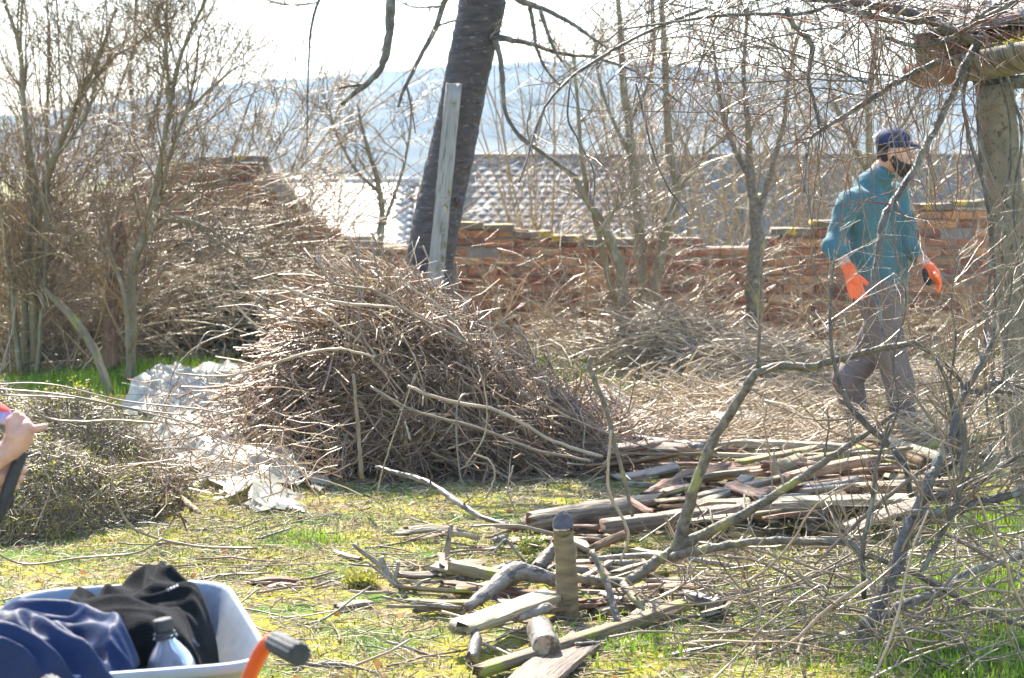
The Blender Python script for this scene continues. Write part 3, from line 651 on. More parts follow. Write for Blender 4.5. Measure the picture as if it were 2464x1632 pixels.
for lab, px, d, h, sp, n in (
 ('bare shrub beyond the wall, left of the bright roof', 560, 20.5, 2.6, 1.3, 18), ('bare shrub beyond the wall, before the bright roof', 740, 21.5, 2.4, 1.3, 16),
 ('bare shrub beyond the wall at the far left', 130, 20, 2.4, 1.5, 18), ('bare shrub beyond the wall, right behind the leaning tree', 1290, 20.5, 2.8, 1.3, 18),
 ('bare shrub beyond the wall, behind the two-stemmed tree', 1560, 21, 2.9, 1.5, 20), ('bare shrub beyond the wall, before the dark roof', 1740, 20, 2.9, 1.4, 20),
 ('bare shrub beyond the wall, left of the man\'s cap', 1960, 20.5, 3.0, 1.5, 20), ('bare shrub beyond the wall, under the old gutter', 2200, 20, 2.9, 1.4, 20),
 ('bare shrub beyond the wall behind the concrete post', 2420, 20.5, 2.9, 1.4, 18)):
    cane_shrub(lab, px, d, h, sp, n, g2, seed_up=1.4, dens=(8, 4), drop=-.02, rcane=.008)

# ---------------------------------------------------------------- brush heap
PC = onz(905, 1120, 0); PCX, PCY = float(PC[0]), float(PC[1]) + .35
def pile_h(x, y):
    """outline of the heap: steep on the left, a long tail to the right"""
    u = x - PCX; v = y - PCY
    prof_x = np.interp(u, [-1.05, -.85, -.62, -.45, -.28, -.08, .1, .25, .42, .65, .95, 1.25, 1.55], [0, .22, .5, .78, .98, 1.08, 1.06, .96, .78, .56, .34, .16, 0])
    wd = np.interp(u, [-1., 0, 1.5], [.75, .95, .65]); s = np.clip(1 - np.abs(v / wd) ** 2.2, 0, 1)
    return prof_x * s ** .75 * .87 * (.86 + .28 * vnoise(x + 4, y, 3.1))
heap = thing('brush_heap', 'big heap of cut twigs and brushwood in the middle of the garden', 'brush heap', (PCX, PCY, 0))
def pile_sticks(n, layer, L, r, wild=.25, bend=.13, npts=6):
    u = rng.uniform(-.95, 1.4, n * 3); v = rng.uniform(-.95, .75, n * 3); x = PCX + u; y = PCY + v; h = pile_h(x, y)
    ok = (h > np.where(u < -.38, .28, .04)) & (rng.random(n * 3) < (.35 + h) * np.interp(u, [-.9, -.55, -.3], [.12, .3, 1])); x, y, h, v = x[ok][:n], y[ok][:n], h[ok][:n], v[ok][:n]; n = len(x)
    e = .03; hx_ = (pile_h(x + e, y) - pile_h(x - e, y)) / (2 * e); hy_ = (pile_h(x, y + e) - pile_h(x, y - e)) / (2 * e)
    lo = (np.asarray(x - PCX) < -.38)
    z = h * (1 - np.where(lo, layer * .45, layer) * rng.random(n) ** 1.5) + rng.normal(0, .015, n)
    th = rng.normal(0, .65, n) + np.where(rng.random(n) < .25, rng.uniform(-1.5, 1.5, n), 0)
    dx, dy = np.cos(th), np.sin(th); d = np.stack([dx, dy, dx * hx_ * .75 + dy * hy_ * .6], -1) + rng.normal(0, wild, (n, 3)) * [.4, .5, .8]
    return stick(np.stack([x, y, np.maximum(z, .02)], -1), d, L * rng.uniform(.45, 1.3, n), r * rng.uniform(.6, 1.5, n), npts, bend, (0, 0, -.035))
A, B = pile_sticks(3600, .75, .75, .0042, .35, .22, 8); A[:, :, 2] = np.maximum(A[:, :, 2], .006)
A1, B1 = grow(A[:1500], B[:1500], 2, .25, (20, 55), .2, (0, 0, -.03), .6, 4); A1[:, :, 2] = np.maximum(A1[:, :, 2], .006)
A2, B2 = pile_sticks(5600, .22, .5, .0027, .6, .38, 7); A2[:, :, 2] = np.maximum(A2[:, :, 2], .006)
nl = 520; lp_ = np.array([onz(a, b, rng.uniform(.05, .4)) for a, b in zip(rng.uniform(350, 790, nl), rng.uniform(900, 1150, nl))])
A3, B3 = stick(lp_, np.stack([rng.normal(0, 1, nl), rng.normal(0, .4, nl), rng.normal(.1, .6, nl)], -1), rng.uniform(.12, .5, nl), rng.uniform(.0018, .0036, nl), 6, .25); A3[:, :, 2] = np.maximum(A3[:, :, 2], .01)
mesh_twigs('twigs', [(A, B), (A1, B1), (A2, B2), (A3, B3)], M['twig'], heap)
A, B = pile_sticks(230, .10, .75, .0046, .5, .26, 10); A[:, :, 2] = np.maximum(A[:, :, 2], .008)
for k in range(len(A)):
    V, F = tubes(A[k:k + 1], B[k:k + 1], 6, True); mk('branch', V, F, (M['twig'], M['grey_twig'], M['pale'])[k % 3], heap)
# long pale stems that hang down the face of the heap and single sticks traced from its outline
for p, d, w in (
 ([(515, 742), (600, 735), (680, 765), (740, 800)], [10.2, 10.1], 8), ([(560, 760), (566, 735), (600, 770), (640, 800)], [10.1, 10], 9), ([(430, 900), (540, 905), (640, 880), (760, 845), (830, 842), (900, 860)], [9.9, 9.8], [8, 14, 12]),
 ([(1110, 790), (1050, 730), (1000, 700), (965, 668), (955, 645)], [10.5, 10.6], [12, 7]), ([(905, 860), (870, 800), (862, 700), (866, 560)], [10.3, 10.5], [9, 4]),
 ([(830, 840), (835, 770), (828, 640)], 10.3, [9, 5]), ([(1130, 1210), (1105, 1130), (1098, 1000), (1110, 955), (1125, 950)], [9.7, 9.9], [7, 12]),
 ([(1170, 1200), (1190, 1150), (1180, 1110), (1140, 1092)], 9.7, 9), ([(1240, 1230), (1222, 1180), (1235, 1120)], 9.65, 7), ([(700, 900), (760, 1000), (790, 1100), (780, 1190)], 9.7, [6, 8]),
 ([(1000, 900), (960, 1010), (930, 1100), (905, 1190)], 9.7, [6, 9]), ([(1150, 880), (1170, 960), (1165, 1050), (1120, 1120)], 9.8, [6, 8]), ([(870, 1150), (864, 1060), (855, 960), (850, 900)], 9.65, [20, 17, 13]),
 ([(560, 800), (480, 830), (420, 890), (405, 960)], [10.2, 9.9], [8, 5]), ([(640, 700), (560, 790), (500, 800), (470, 850)], [10.3, 10], [8, 5]),
 ([(680, 690), (760, 720), (870, 735), (960, 740)], 10.2, 14), ([(760, 620), (800, 680), (900, 700), (1000, 760), (1130, 830)], 10.3, [10, 14]), ([(890, 930), (1000, 990), (1150, 1030), (1280, 1080), (1420, 1110)], [9.9, 9.8], 13),
 ([(980, 930), (1080, 965), (1200, 990), (1330, 1060), (1450, 1100)], [10, 9.9], 15), ([(1250, 940), (1360, 1000), (1480, 1050), (1600, 1090)], 10.2, [9, 5])):
    V, F = tubes(*trace(p, d, np.atleast_1d(w) * .55, wob=.12), 7, True); mk('branch', V, F, M['grey_twig'] if rng.random() < .7 else M['pale'], heap)
# catkins and yellow-green buds at the crest
u = rng.normal(-.1, .2, 1300); v = rng.normal(-.25, .25, 1300); bp_ = np.stack([PCX + u, PCY + v, pile_h(PCX + u, PCY + v) + rng.uniform(-.03, .07, 1300)], -1)
def leaves(pos, size, flat=.5):
    n = len(pos); a = unit(rng.normal(size=(n, 3)) * [1, 1, flat]); b = unit(np.cross(a, rng.normal(size=(n, 3)))); s = size * rng.uniform(.5, 1.3, (n, 1))
    V = np.stack([pos, pos + a * s * .5 + b * s * .32, pos + a * s, pos + a * s * .5 - b * s * .32], 1).reshape(-1, 3)
    return V, np.arange(n * 4).reshape(n, 4)
V, F = leaves(bp_, .022); setp(mk('buds', V, F, M['leaf'], heap), kind='stuff')

# upright stake standing in front of the heap belongs to the heap's branches; white sheet under it
M['sheet'] = mat('white_plastic_sheet', (.42, .395, .32), (.58, .56, .48), 5, .35, .5, bump=.6, bscale=18, transl=.4)
def sheet(name, label, outline, mound, seed, amp=.05, nu=110, nv=80):
    """crumpled sheet over a quadrilateral given on the ground (picture points), heaped up in its middle"""
    c = [onz(*p, .012) for p in outline]; u = np.linspace(0, 1, nu)[:, None, None]; v = np.linspace(0, 1, nv)[None, :, None]
    S = (c[0] * (1 - u) + c[1] * u) * (1 - v) + (c[3] * (1 - u) + c[2] * u) * v
    x, y = S[..., 0] + seed, S[..., 1].copy(); S[..., 0] += (vnoise(x, y, 2.2) - .5) * .2 + (vnoise(x + 5, y, 9) - .5) * .05; S[..., 1] += (vnoise(x + 30, y, 2.1) - .5) * .25 + (vnoise(x + 35, y, 9) - .5) * .05
    rg = lambda a, b, f: 1 - np.abs(vnoise(a + (vnoise(a, b, f * .6) - .5) * .3, b, f) - .5) * 2
    rid = rg(x, y, 4) * .9 + rg(x + 7, y + 3, 9) * .5 + rg(x + 17, y + 3, 19) * .12
    uu, vv = u[..., 0], v[..., 0]; m_ = mound * np.clip(np.sin(np.pi * uu) * np.sin(np.pi * vv), 0, 1) ** .7 * (.5 + vnoise(x, y, 2.4))
    edge = np.clip(np.minimum(np.minimum(uu, 1 - uu), np.minimum(vv, 1 - vv)) * 7, 0, 1)
    S[..., 2] = .014 + (rid * amp + m_) * (.15 + .85 * edge)
    ii = (np.arange(nu - 1)[:, None] * nv + np.arange(nv - 1)[None]).ravel(); F = np.stack([ii, ii + nv, ii + nv + 1, ii + 1], -1)
    fx, fy = S[..., 0].ravel()[ii], S[..., 1].ravel()[ii]; en = edge.ravel()[ii] if edge.size == nu * nv else np.ones(len(ii)); keep = (vnoise(fx * 4 + seed, fy * 4) * .7 + vnoise(fx * 17, fy * 17 + seed) * .3) > .30 * (1 - en) + .16; F = F[keep]
    return setp(mk(name, S.reshape(-1, 3), F, M['sheet']), label, 'plastic sheet')
sheet('plastic_sheet', 'crumpled white plastic sheet spread out under the left side of the brush heap', [(300, 1060), (600, 1262), (850, 1150), (430, 900)], .07, 3., .08)
sheet('plastic_sheet', 'white plastic sheet bunched up behind the grey heath mound', [(290, 1010), (520, 1030), (640, 920), (330, 915)], .07, 9., .10)
sheet('plastic_sheet', 'bright white plastic strip on the ground right of the brush heap', [(1380, 985), (1560, 1035), (1590, 1005), (1400, 930)], .05, 14., .03)
sheet('plastic_sheet', 'narrow white plastic strip behind the long pale log', [(1640, 1030), (1900, 1022), (1880, 1005), (1660, 1010)], .04, 19., .03, 60, 20)
sheet('plastic_sheet', 'thin shiny plastic film at the front foot of the brush heap', [(600, 1225), (730, 1238), (735, 1222), (620, 1210)], .02, 23., .018, 50, 16)

# ---------------------------------------------------------------- grey heath mound at the left
HC = onz(110, 1285, 0)
heath = thing('heath_mound', 'low mound of grey dry heath twigs with yellow-green tips at the left', 'brush heap', (HC[0], HC[1] + .6, 0))
def mound_h(x, y):
    u = (x - (HC[0] - .62)) / 1.12; v = (y - (HC[1] + .75)) / 1.15; return .50 * np.clip(1 - u * u - v * v, 0, 1) ** .75 * (.5 + .9 * vnoise(x, y, 2.6)) + .03 * (u * u + v * v < 1.2)
n = 30000; x = HC[0] - .62 + rng.uniform(-1.15, 1.15, n); y = HC[1] + .75 + rng.uniform(-1.15, 1.15, n); h = mound_h(x, y); ok = h > .03; x, y, h = x[ok], y[ok], h[ok]; n = len(x)
clump = np.floor(x * 5) * 13 + np.floor(y * 5) * 7; ca = (np.sin(clump * 12.98) * 43758.5) % 1 * 2.4 - 1.2
d = np.stack([np.cos(ca + rng.normal(0, .5, n)), rng.normal(0, .6, n), np.sin(ca) * .7 + rng.normal(.1, .45, n)], -1)
Q, r = stick(np.stack([x, y, h * (1 - .5 * rng.random(n) ** 2)], -1), d, rng.uniform(.06, .2, n), rng.uniform(.0013, .0026, n), 4, .3); Q[:, :, 2] = np.maximum(Q[:, :, 2], .004)
mesh_twigs('twigs', [(Q, r)], M['heath'], heath)
cl = rng.integers(0, n, 60); ps = np.concatenate([np.stack([x[c], y[c], h[c] + .01], -1) + rng.normal(0, 1, (55, 3)) * [.045, .03, .03] for c in cl]); V, F = leaves(ps, .016); setp(mk('leaf_tips', V, F, M['leaf'], heath), kind='stuff')
for p, w in (([(-20, 925), (120, 925), (300, 965), (480, 985), (560, 1000)], 5), ([(-20, 935), (150, 950), (330, 985), (450, 1000)], 5), ([(60, 965), (110, 1005), (190, 1015), (280, 1012), (380, 1020)], 8), ([(-20, 1325), (60, 1358), (200, 1342), (330, 1330), (390, 1296)], 7), ([(270, 1150), (275, 1195), (310, 1260), (360, 1290), (480, 1315), (620, 1320)], 8), ([(0, 950), (200, 962), (420, 1010), (520, 1030)], 5), ([(80, 1280), (120, 1180), (100, 1110), (105, 1060)], 5)):
    V, F = tubes(*trace(p, 8.55 if max(q[1] for q in p) < 1150 else (7.9 if p[0][1] > 1200 else 8.2), np.atleast_1d(w) * .75), 6, True); mk('cane', V, F, M['grey_twig'], heath)
V, F, e = log_vf([onz(360, 1148, .06), onz(420, 1190, .05), onz(480, 1238, .015)], [.016, .018, .012], 9, 12, .1, .02); setp(mk('split_stick', V, F, M['endgrain']), 'tan split stick lying between heath mound and plastic sheet', 'stick')
hp = []
for k in range(9):
    c = onz(420 + rng.uniform(-14, 24), 1215 + rng.uniform(0, 70), 0); hp.append((c + [0, 0, rng.uniform(.05, .16)], c + [rng.normal(0, .05), -.02, 0]))
wp = thing('withered_plant', 'small brown withered plant drooping before the plastic sheet', 'plant', hp[0][1])
for a, b in hp:
    V, F = tubes(np.array([[a, (a + b) / 2 + rng.normal(0, .02, 3), b]]), np.array([[.006, .005, .002]]), 5); mk('stem', V, F, M['brownwood'], wp)

# heaps of cut brambles further back
def bramble(label, px, py, w, h, n, group, depth=.7, mt='pale'):
    c = onz(px, py, 0); root = thing('bramble_heap', label, 'brush heap', (c[0], c[1], 0), group)
    x = rng.normal(0, .42, n) * w; y = rng.normal(0, .4, n) * depth; hh = h * np.exp(-(x / w) ** 2 * 1.4 - (y / depth) ** 2); z = hh * rng.random(n) ** .6 + .01
    Q, r = stick(np.stack([c[0] + x, c[1] + y, z], -1), np.stack([rng.choice([-1, 1], n), rng.normal(0, .5, n), rng.normal(0, .25, n)], -1), rng.uniform(.25, .9, n) * min(1, w), rng.uniform(.0025, .006, n), 6, .2, (0, 0, -.04)); Q[:, :, 2] = np.maximum(Q[:, :, 2], .006)
    k = 16
    for j in range(k): V, F = tubes(Q[j:j + 1], r[j:j + 1] * 1.4, 5); mk('cane', V, F, M[mt], root)
    a = grow(Q, r, 3, .14, (30, 70), .25, (0, 0, -.02), .6, 4); a[0][:, :, 2] = np.maximum(a[0][:, :, 2], .005)
    mesh_twigs('twigs', [(Q[k:], r[k:]), a], M[mt], root); return root
gb = 'heaps of cut brambles in the back of the garden'
bramble('silvery bramble heap before the wall, left of the dark trunked tree', 1600, 905, .95, .48, 620, gb)
bramble('silvery bramble heap at the foot of the dark trunked tree', 1840, 930, .8, .36, 420, gb)
bramble('low bramble heap just right of the brush heap', 1330, 880, .7, .22, 260, gb)
bramble('bramble heap behind the man\'s legs', 2140, 950, .8, .2, 240, gb)
bramble('bramble heap by the foot of the concrete post', 2380, 985, .7, .3, 300, gb)
bramble('tawny bramble heap below the dark rotten stump', 200, 880, .9, .5, 560, gb, mt='far_twig')
bramble('tawny bramble heap between left shrubs and brush heap', 480, 860, .8, .32, 260, gb, mt='far_twig')
bramble('thin layer of pale sticks strewn behind the plank pile', 1750, 1085, 1.3, .1, 700, gb, 1.0)
bramble('thin layer of pale sticks strewn behind the long pale log', 1720, 985, 1.4, .09, 500, gb, 1.1)
bramble('thin layer of pale sticks strewn before the man\'s feet', 2200, 1075, .9, .1, 380, gb, .8)

# dark ivy in front of the ruined wall
iv = thing('ivy_bush', 'dark green ivy clump in the shade before the ruined wall', 'ivy', base_of(500, 16.5)); n = 4200
ps = np.array(iv.location) + np.stack([rng.normal(0, .28, n), rng.normal(0, .12, n), np.abs(rng.normal(0, .38, n))], -1)
M['ivy'] = mat('ivy_leaf', (.018, .035, .012), (.04, .065, .022), 6, .45, .5, island=.4); V, F = leaves(ps, .05); setp(mk('foliage', V, F, M['ivy'], iv), kind='stuff')
V, F = tubes(*trace([(500, 880), (490, 760), (515, 650)], 16.5, [14, 8]), 8, True); mk('stem', V, F, M['darklimb'], iv)
# ---------------------------------------------------------------- deadwood on the ground
def log(name, label, pts, r, mt, cat='log', ends=('endgrain', 'endgrain'), rough=.05, jag=0., sides=16):
    V, F, e = log_vf(pts, r, sides, None, rough, jag); o = mk(name, V, F, M[mt]); setp(o, label, cat); o['_mid'] = [float(v) for v in V.mean(0)]
    for k in (0, 1):
        if ends[k]: cut_face('cut_end', e[k], M[ends[k]], o)
    del o['_mid']; return o
def board(name, label, p0, p1, w, h, mt, cat='board', roll=0., jag=.012, warp=.006):
    V, F = board_vf(p0, p1, w, h, roll, 12, warp, jag); return setp(mk(name, V, F, M[mt], smooth=False), label, cat)
g = onz
def m_at(y): return (CAMH * FPX / (y - 350)) / FPX        # metres per pixel on the ground at row y
log('log', 'long thick grey debarked log before the brush heap', [g(1262, 1262, .07), g(1440, 1236, .075), g(1612, 1212, .08)], [.05, .056, .05], 'greywood', ends=('brownwood', 'endgrain'), jag=.03)
board('beam', 'long squared grey beam with a bright top behind the upright stump', g(1450, 1268, .10), g(2005, 1214, .13), .085, .055, 'greywood', 'beam')
board('plank', 'bright white weathered plank lying flat on the plank pile', g(1880, 1206, .15), g(2200, 1200, .15), .14, .022, 'palewood', 'plank')
board('plank', 'dark thin plank under the bright white weathered plank', g(1800, 1222, .10), g(2230, 1216, .10), .15, .02, 'greywood', 'plank')
board('board', 'red-brown squared board across the plank pile', g(1895, 1152, .14), g(2110, 1106, .16), .06, .045, 'redwood')
log('log', 'short mossy grey-green log on the plank pile', [g(1868, 1132, .14), g(1930, 1112, .17)], [.042, .046], 'mosswood', ends=('endgrain', 'endgrain'), rough=.07)
log('pole', 'pale olive pole slanting behind the short mossy log', [g(1800, 1140, .10), g(1960, 1110, .12), g(2080, 1082, .13)], [.024, .028, .026], 'mosswood', 'pole')
log('pole', 'long straight pale debarked pole lying right across the back', [g(1540, 1072, .11), g(1800, 1070, .11), g(2070, 1080, .115)], [.024, .028, .024], 'palewood', 'pole')
board('plank', 'pale split plank slanting down to the right behind the man\'s branch', g(2100, 1052, .12), g(2290, 1112, .1), .09, .05, 'palewood', 'plank', roll=.5)
board('plank', 'orange broken plank half hidden under the pale split plank', g(2070, 1060, .08), g(2240, 1120, .06), .1, .05, 'brownwood', 'plank', roll=.3, jag=.04)
log('pole', 'yellow mossy pole rising to the concrete post', [g(2190, 1082, .06), g(2310, 1062, .09), g(2430, 1046, .12)], [.025, .028, .022], 'mosswood', 'pole')
log('log', 'dark rotten log at the left end of the plank pile', [g(1545, 1205, .07), g(1650, 1160, .08), g(1760, 1128, .09)], [.035, .05, .035], 'brownwood', ends=(None, None), rough=.13, jag=.05)
board('board', 'long thin grey lath on the left of the plank pile', g(1590, 1215, .12), g(1930, 1140, .13), .05, .028, 'greywood')
board('board', 'grey board slanting across the middle of the plank pile', g(1640, 1240, .1), g(1800, 1150, .13), .06, .03, 'greywood')
board('board', 'narrow brown board under the red-brown squared board', g(1760, 1205, .09), g(2080, 1150, .1), .07, .03, 'brownwood')
board('board', 'short thick brown block near the right end of the plank pile', g(2076, 1176, .15), g(2230, 1180, .15), .09, .04, 'brownwood')
board('board', 'pale narrow lath above the bright white weathered plank', g(1930, 1182, .14), g(2210, 1160, .14), .04, .02, 'palewood')
board('board', 'brown splintered board at the back of the plank pile', g(1980, 1130, .11), g(2260, 1140, .1), .09, .025, 'brownwood', jag=.04)
board('board', 'grey board end poking out low at the left of the plank pile', g(1560, 1240, .03), g(1700, 1215, .05), .11, .025, 'greywood')
# fill of the plank pile
for k, (a, b, c_, d_, z) in enumerate(((1700, 1245, 1960, 1232, .03), (1830, 1240, 2120, 1226, .05), (1960, 1235, 2230, 1200, .06), (1690, 1200, 1850, 1178, .05), (1850, 1180, 2060, 1172, .06), (2010, 1150, 2190, 1140, .05))):
    setp(board('board', 'flat brown-grey board buried in the plank pile', g(a, b, z), g(c_, d_, z + rng.uniform(-.01, .02)), rng.uniform(.07, .12), .024, ('greywood', 'brownwood')[k % 2]), group='boards buried in the plank pile')
gx = 'loose boards, slats and split wood strewn about the plank pile'
for k in range(150):
    if k < 95: px_, py_, z_ = rng.uniform(1520, 2320), rng.uniform(1060, 1250), rng.uniform(.02, .16)
    else: px_, py_, z_ = rng.uniform(1000, 1780), rng.uniform(1270, 1470), rng.uniform(.015, .05)
    c_ = g(px_, py_, z_); th = rng.normal(.2, .55); L_ = rng.uniform(.14, .5) * (1.15 if k < 95 else .6); dv = np.array([math.cos(th), math.sin(th), rng.normal(0, .04)]) * L_ / 2
    mt_ = ('greywood', 'brownwood', 'palewood', 'redwood', 'mosswood', 'brownwood')[k % 6]
    cw_ = dict(greywood='grey', brownwood='dark brown', palewood='pale', redwood='red-brown', mosswood='mossy')[mt_] if k % 8 != 3 else 'silvery'
    zn_ = ('at the left end of the plank pile' if px_ < 1760 else 'in the middle of the plank pile' if px_ < 2040 else 'at the right end of the plank pile') if k < 95 else ('between the forked branch and the bent log' if px_ < 1280 else 'around the upright stump' if px_ < 1520 else 'beneath the big forked limb')
    if k % 4 == 3:
        V, F, _ = log_vf([c_ - dv, c_ + rng.normal(0, .006, 3), c_ + dv], [rng.uniform(.01, .02)] * 3, 9, 9, .1, .012); o = mk('split_stick', V, F, M['silver' if k % 8 == 3 else mt_]); setp(o, 'short loose %s stick strewn %s' % (cw_, zn_), 'stick', gx)
    else: setp(board('slat', 'short loose broken %s slat strewn %s' % (cw_, zn_), c_ - dv, c_ + dv, rng.uniform(.03, .085), rng.uniform(.008, .018), mt_, 'slat', roll=rng.normal(0, .35), jag=.02), group=gx)
# upright sawn stump
sb = onz(1366, 1496, 0); st_ = at(1355, 1262, sb[1] - .02)
V, F, e = log_vf([sb + [0, 0, -.03], sb + (st_ - sb) * .5 + [.004, 0, 0], st_ + (sb - st_) * .1, st_], [.043, .037, .035, .036], 18, 24, .03)
top = V[-18:]; cc = top.mean(0); V[-18:] = top + np.array([0, 0, 1]) * ((top[:, 1] - cc[1]) * 1.1)[:, None]      # saw cut slants towards the camera
so = setp(mk('sawn_stump', V, F, M['stumpbark']), 'thin upright sawn stump with a dark cut top', 'stump'); so['_mid'] = [float(v) for v in V.mean(0)]
cut_face('cut_top', V[-18:], M['darkend'], so); del so['_mid']
log('bent_log', 'bent silvery birch log with a broken tip, left of the upright stump', [g(1124, 1462, .05), g(1180, 1420, .07), g(1236, 1378, .10), g(1290, 1384, .085), g(1345, 1400, .06)], [.018, .028, .036, .03, .024], 'silver', ends=('brownwood', 'endgrain'), rough=.07, jag=.02)
log('log', 'short stub of grey wood behind the bent birch log', [g(1290, 1372, .06), g(1310, 1345, .09), g(1328, 1320, .12)], [.03, .026, .02], 'limb', 'stub', ends=('brownwood', 'brownwood'), rough=.12, jag=.02)
board('split_log', 'broad pale split log with a bright face before the upright stump', g(1098, 1512, .09), g(1325, 1434, .10), .075, .032, 'palewood', 'log', roll=-.25, jag=.015)
log('log', 'short round log with a reddish broken end beside the upright stump', [g(1248, 1486, .07), g(1320, 1462, .08)], [.017, .018], 'silver', ends=('endgrain', 'brownwood'), jag=.015)
log('log', 'short pale log with its cracked round end towards the camera', [g(1298, 1512, .05), g(1316, 1562, .05)], [.044, .045], 'silver', ends=('endgrain', 'endgrain'), rough=.02, sides=24)
log('log', 'small pale peeled log standing askew below the split log', [g(1146, 1530, .06), g(1134, 1588, .02)], [.02, .021], 'silver', ends=('endgrain', 'palewood'), rough=.06, jag=.01)
board('board', 'long mossy board slanting across the foreground below the logs', g(1152, 1616, .02), g(1645, 1456, .06), .05, .034, 'mosswood')
board('board', 'board with bright green moss on its top, left of the bent log', g(1086, 1362, .06), g(1240, 1396, .05), .045, .04, 'mosswood')
board('board', 'brown splintered board running behind the bent birch log', g(1064, 1408, .03), g(1370, 1440, .04), .05, .035, 'brownwood', jag=.03)
board('board', 'short grey batten right of the forked limb', g(1556, 1398, .03), g(1716, 1398, .03), .05, .026, 'greywood')
log('log', 'short round log with rotten ends under the grey batten', [g(1648, 1438, .035), g(1738, 1460, .035)], [.03, .028], 'silver', ends=('endgrain', 'darkend'), rough=.09, jag=.015)
log('pole', 'thin silvery pole arching behind the upright stump', [g(1420, 1346, .05), g(1590, 1338, .06), g(1800, 1368, .03)], [.010, .012, .010], 'silver', 'pole')
board('board', 'small pale batten pointing at the upright stump', g(1384, 1398, .05), g(1470, 1352, .05), .022, .018, 'palewood')
board('board', 'grey batten under the crotch of the forked limb', g(1480, 1380, .04), g(1590, 1350, .04), .03, .02, 'greywood')
board('plank', 'broad weathered plank lying flat at the bottom edge', g(1225, 1690, .014), g(1440, 1520, .02), .15, .022, 'greywood', 'plank')
board('board', 'narrow bright slat beside the broad weathered plank', g(1480, 1560, .015), g(1572, 1506, .015), .035, .014, 'palewood')
board('board', 'wedge of bark-edged wood behind the upright stump', g(1424, 1322, .06), g(1496, 1290, .08), .05, .03, 'brownwood', roll=.6)
board('board', 'flat grey scrap of board in the grass left of the forked branch', g(812, 1462, .012), g(890, 1450, .014), .06, .014, 'greywood', jag=.008)
board('bark_strip', 'orange strip of bark in the grass behind the barrow', g(596, 1404, .02), g(712, 1398, .02), .05, .016, 'brownwood', 'bark', jag=.02)
board('board', 'tan chip of board under the orange bark strip', g(640, 1418, .01), g(716, 1412, .01), .04, .012, 'redwood', jag=.02)
board('bark_strip', 'dark bark strip lying in front of the brush heap', g(990, 1300, .012), g(1070, 1282, .016), .04, .014, 'brownwood', 'bark', jag=.02)
board('board', 'pale splinter of wood just left of the forked branch tip', g(804, 1328, .012), g(864, 1345, .012), .03, .012, 'palewood', jag=.015)
# moss cushion
c = g(1278, 1312, .05); ps = c + rng.normal(0, 1, (900, 3)) * [.035, .03, .02]; V, F = leaves(ps, .014, 1.)
mo = setp(mk('moss_cushion', V, F, M['grass']), 'round green moss cushion left of the upright stump', 'moss', kind='thing')
c = g(868, 1400, .02); ps = c + rng.normal(0, 1, (500, 3)) * [.026, .022, .012]; V, F = leaves(ps, .026, 1.)
mo = setp(mk('moss_cushion', V, F, M['leaf']), 'small yellow moss tuft beside the forked branch', 'moss', kind='thing')

# single branches lying about, each traced
def branch(name, label, limbs, mt, cat='branch', twigs=0, tl=.12, sides=9, tmt=None, group=None, lv2=0, ang=(30, 75), base=None):
    L = [trace(p, d, w) for p, d, w in limbs]; b = base if base is not None else L[0][0][0].min(0) * 0 + L[0][0][0][0]
    root = thing(name, label, cat, (b[0], b[1], max(0., min(float(b[2]), .2) - .02)), group); mesh_limbs('limb', L, M[mt], root, sides)
    if twigs:
        A, B = cat_limbs(L, 16); t1 = grow(A, B, twigs, tl, ang, .16, (0, 0, 0), .45, 6, rmax=.006, rmin=.0012); bt = [t1]
        if lv2: bt += [grow(*t1, lv2, tl * .5, (25, 70), .2, (0, 0, 0), .6, 4)]
        bt += [grow(A, B, twigs, .02, (50, 90), .1, (0, 0, 0), .9, 3, rmax=.004, rmin=.002, taper=.7)]
        mesh_twigs('twigs', bt, M[tmt or 'grey_twig'], root)
    return root
branch('forked_branch', 'silvery forked branch lying in the grass left of the log heap', [
 ([(849, 1310), (890, 1342), (926, 1370), (952, 1402), (986, 1435), (1036, 1466), (1078, 1480), (1115, 1490)], 7.9, [9, 16, 22, 24]),
 ([(800, 1524), (850, 1502), (898, 1486), (940, 1462), (980, 1436)], 7.75, [10, 22, 22]), ([(932, 1388), (920, 1352), (918, 1340)], 7.85, [18, 14]), ([(948, 1396), (956, 1370), (960, 1352)], 7.85, [12, 8]),
 ([(990, 1436), (1010, 1405), (1036, 1394)], 7.85, [12, 7]), ([(955, 1412), (925, 1385), (880, 1350)], 7.8, [10, 5])], 'silver')
branch('fallen_branch', 'long pale branch reaching out of the brush heap to the log heap', [([(905, 1124), (960, 1140), (1018, 1156), (1066, 1184), (1101, 1208), (1158, 1244), (1220, 1264)], [9.75, 9.0], [9, 14, 15, 10])], 'silver', twigs=4)
branch('fallen_branch', 'thin pale branch arching over the big grey log to the stump', [([(1132, 1267), (1200, 1264), (1262, 1269), (1320, 1283), (1366, 1301), (1426, 1330)], 7.5, [5, 9, 11, 10])], 'grey_twig', twigs=3)
branch('fallen_branch', 'silvery stick standing askew in front of the big grey log', [([(1074, 1350), (1078, 1310), (1086, 1263)], 8.3, [10, 14, 10])], 'silver')
branch('fallen_branch', 'long silvery stick behind the mossy board', [([(1082, 1348), (1150, 1352), (1260, 1368)], 8.6, [9, 11])], 'silver')
branch('fallen_branch', 'curved grey stick beside the bent birch log', [([(1190, 1330), (1215, 1300), (1240, 1325), (1262, 1352)], 8.3, [7, 8])], 'silver')

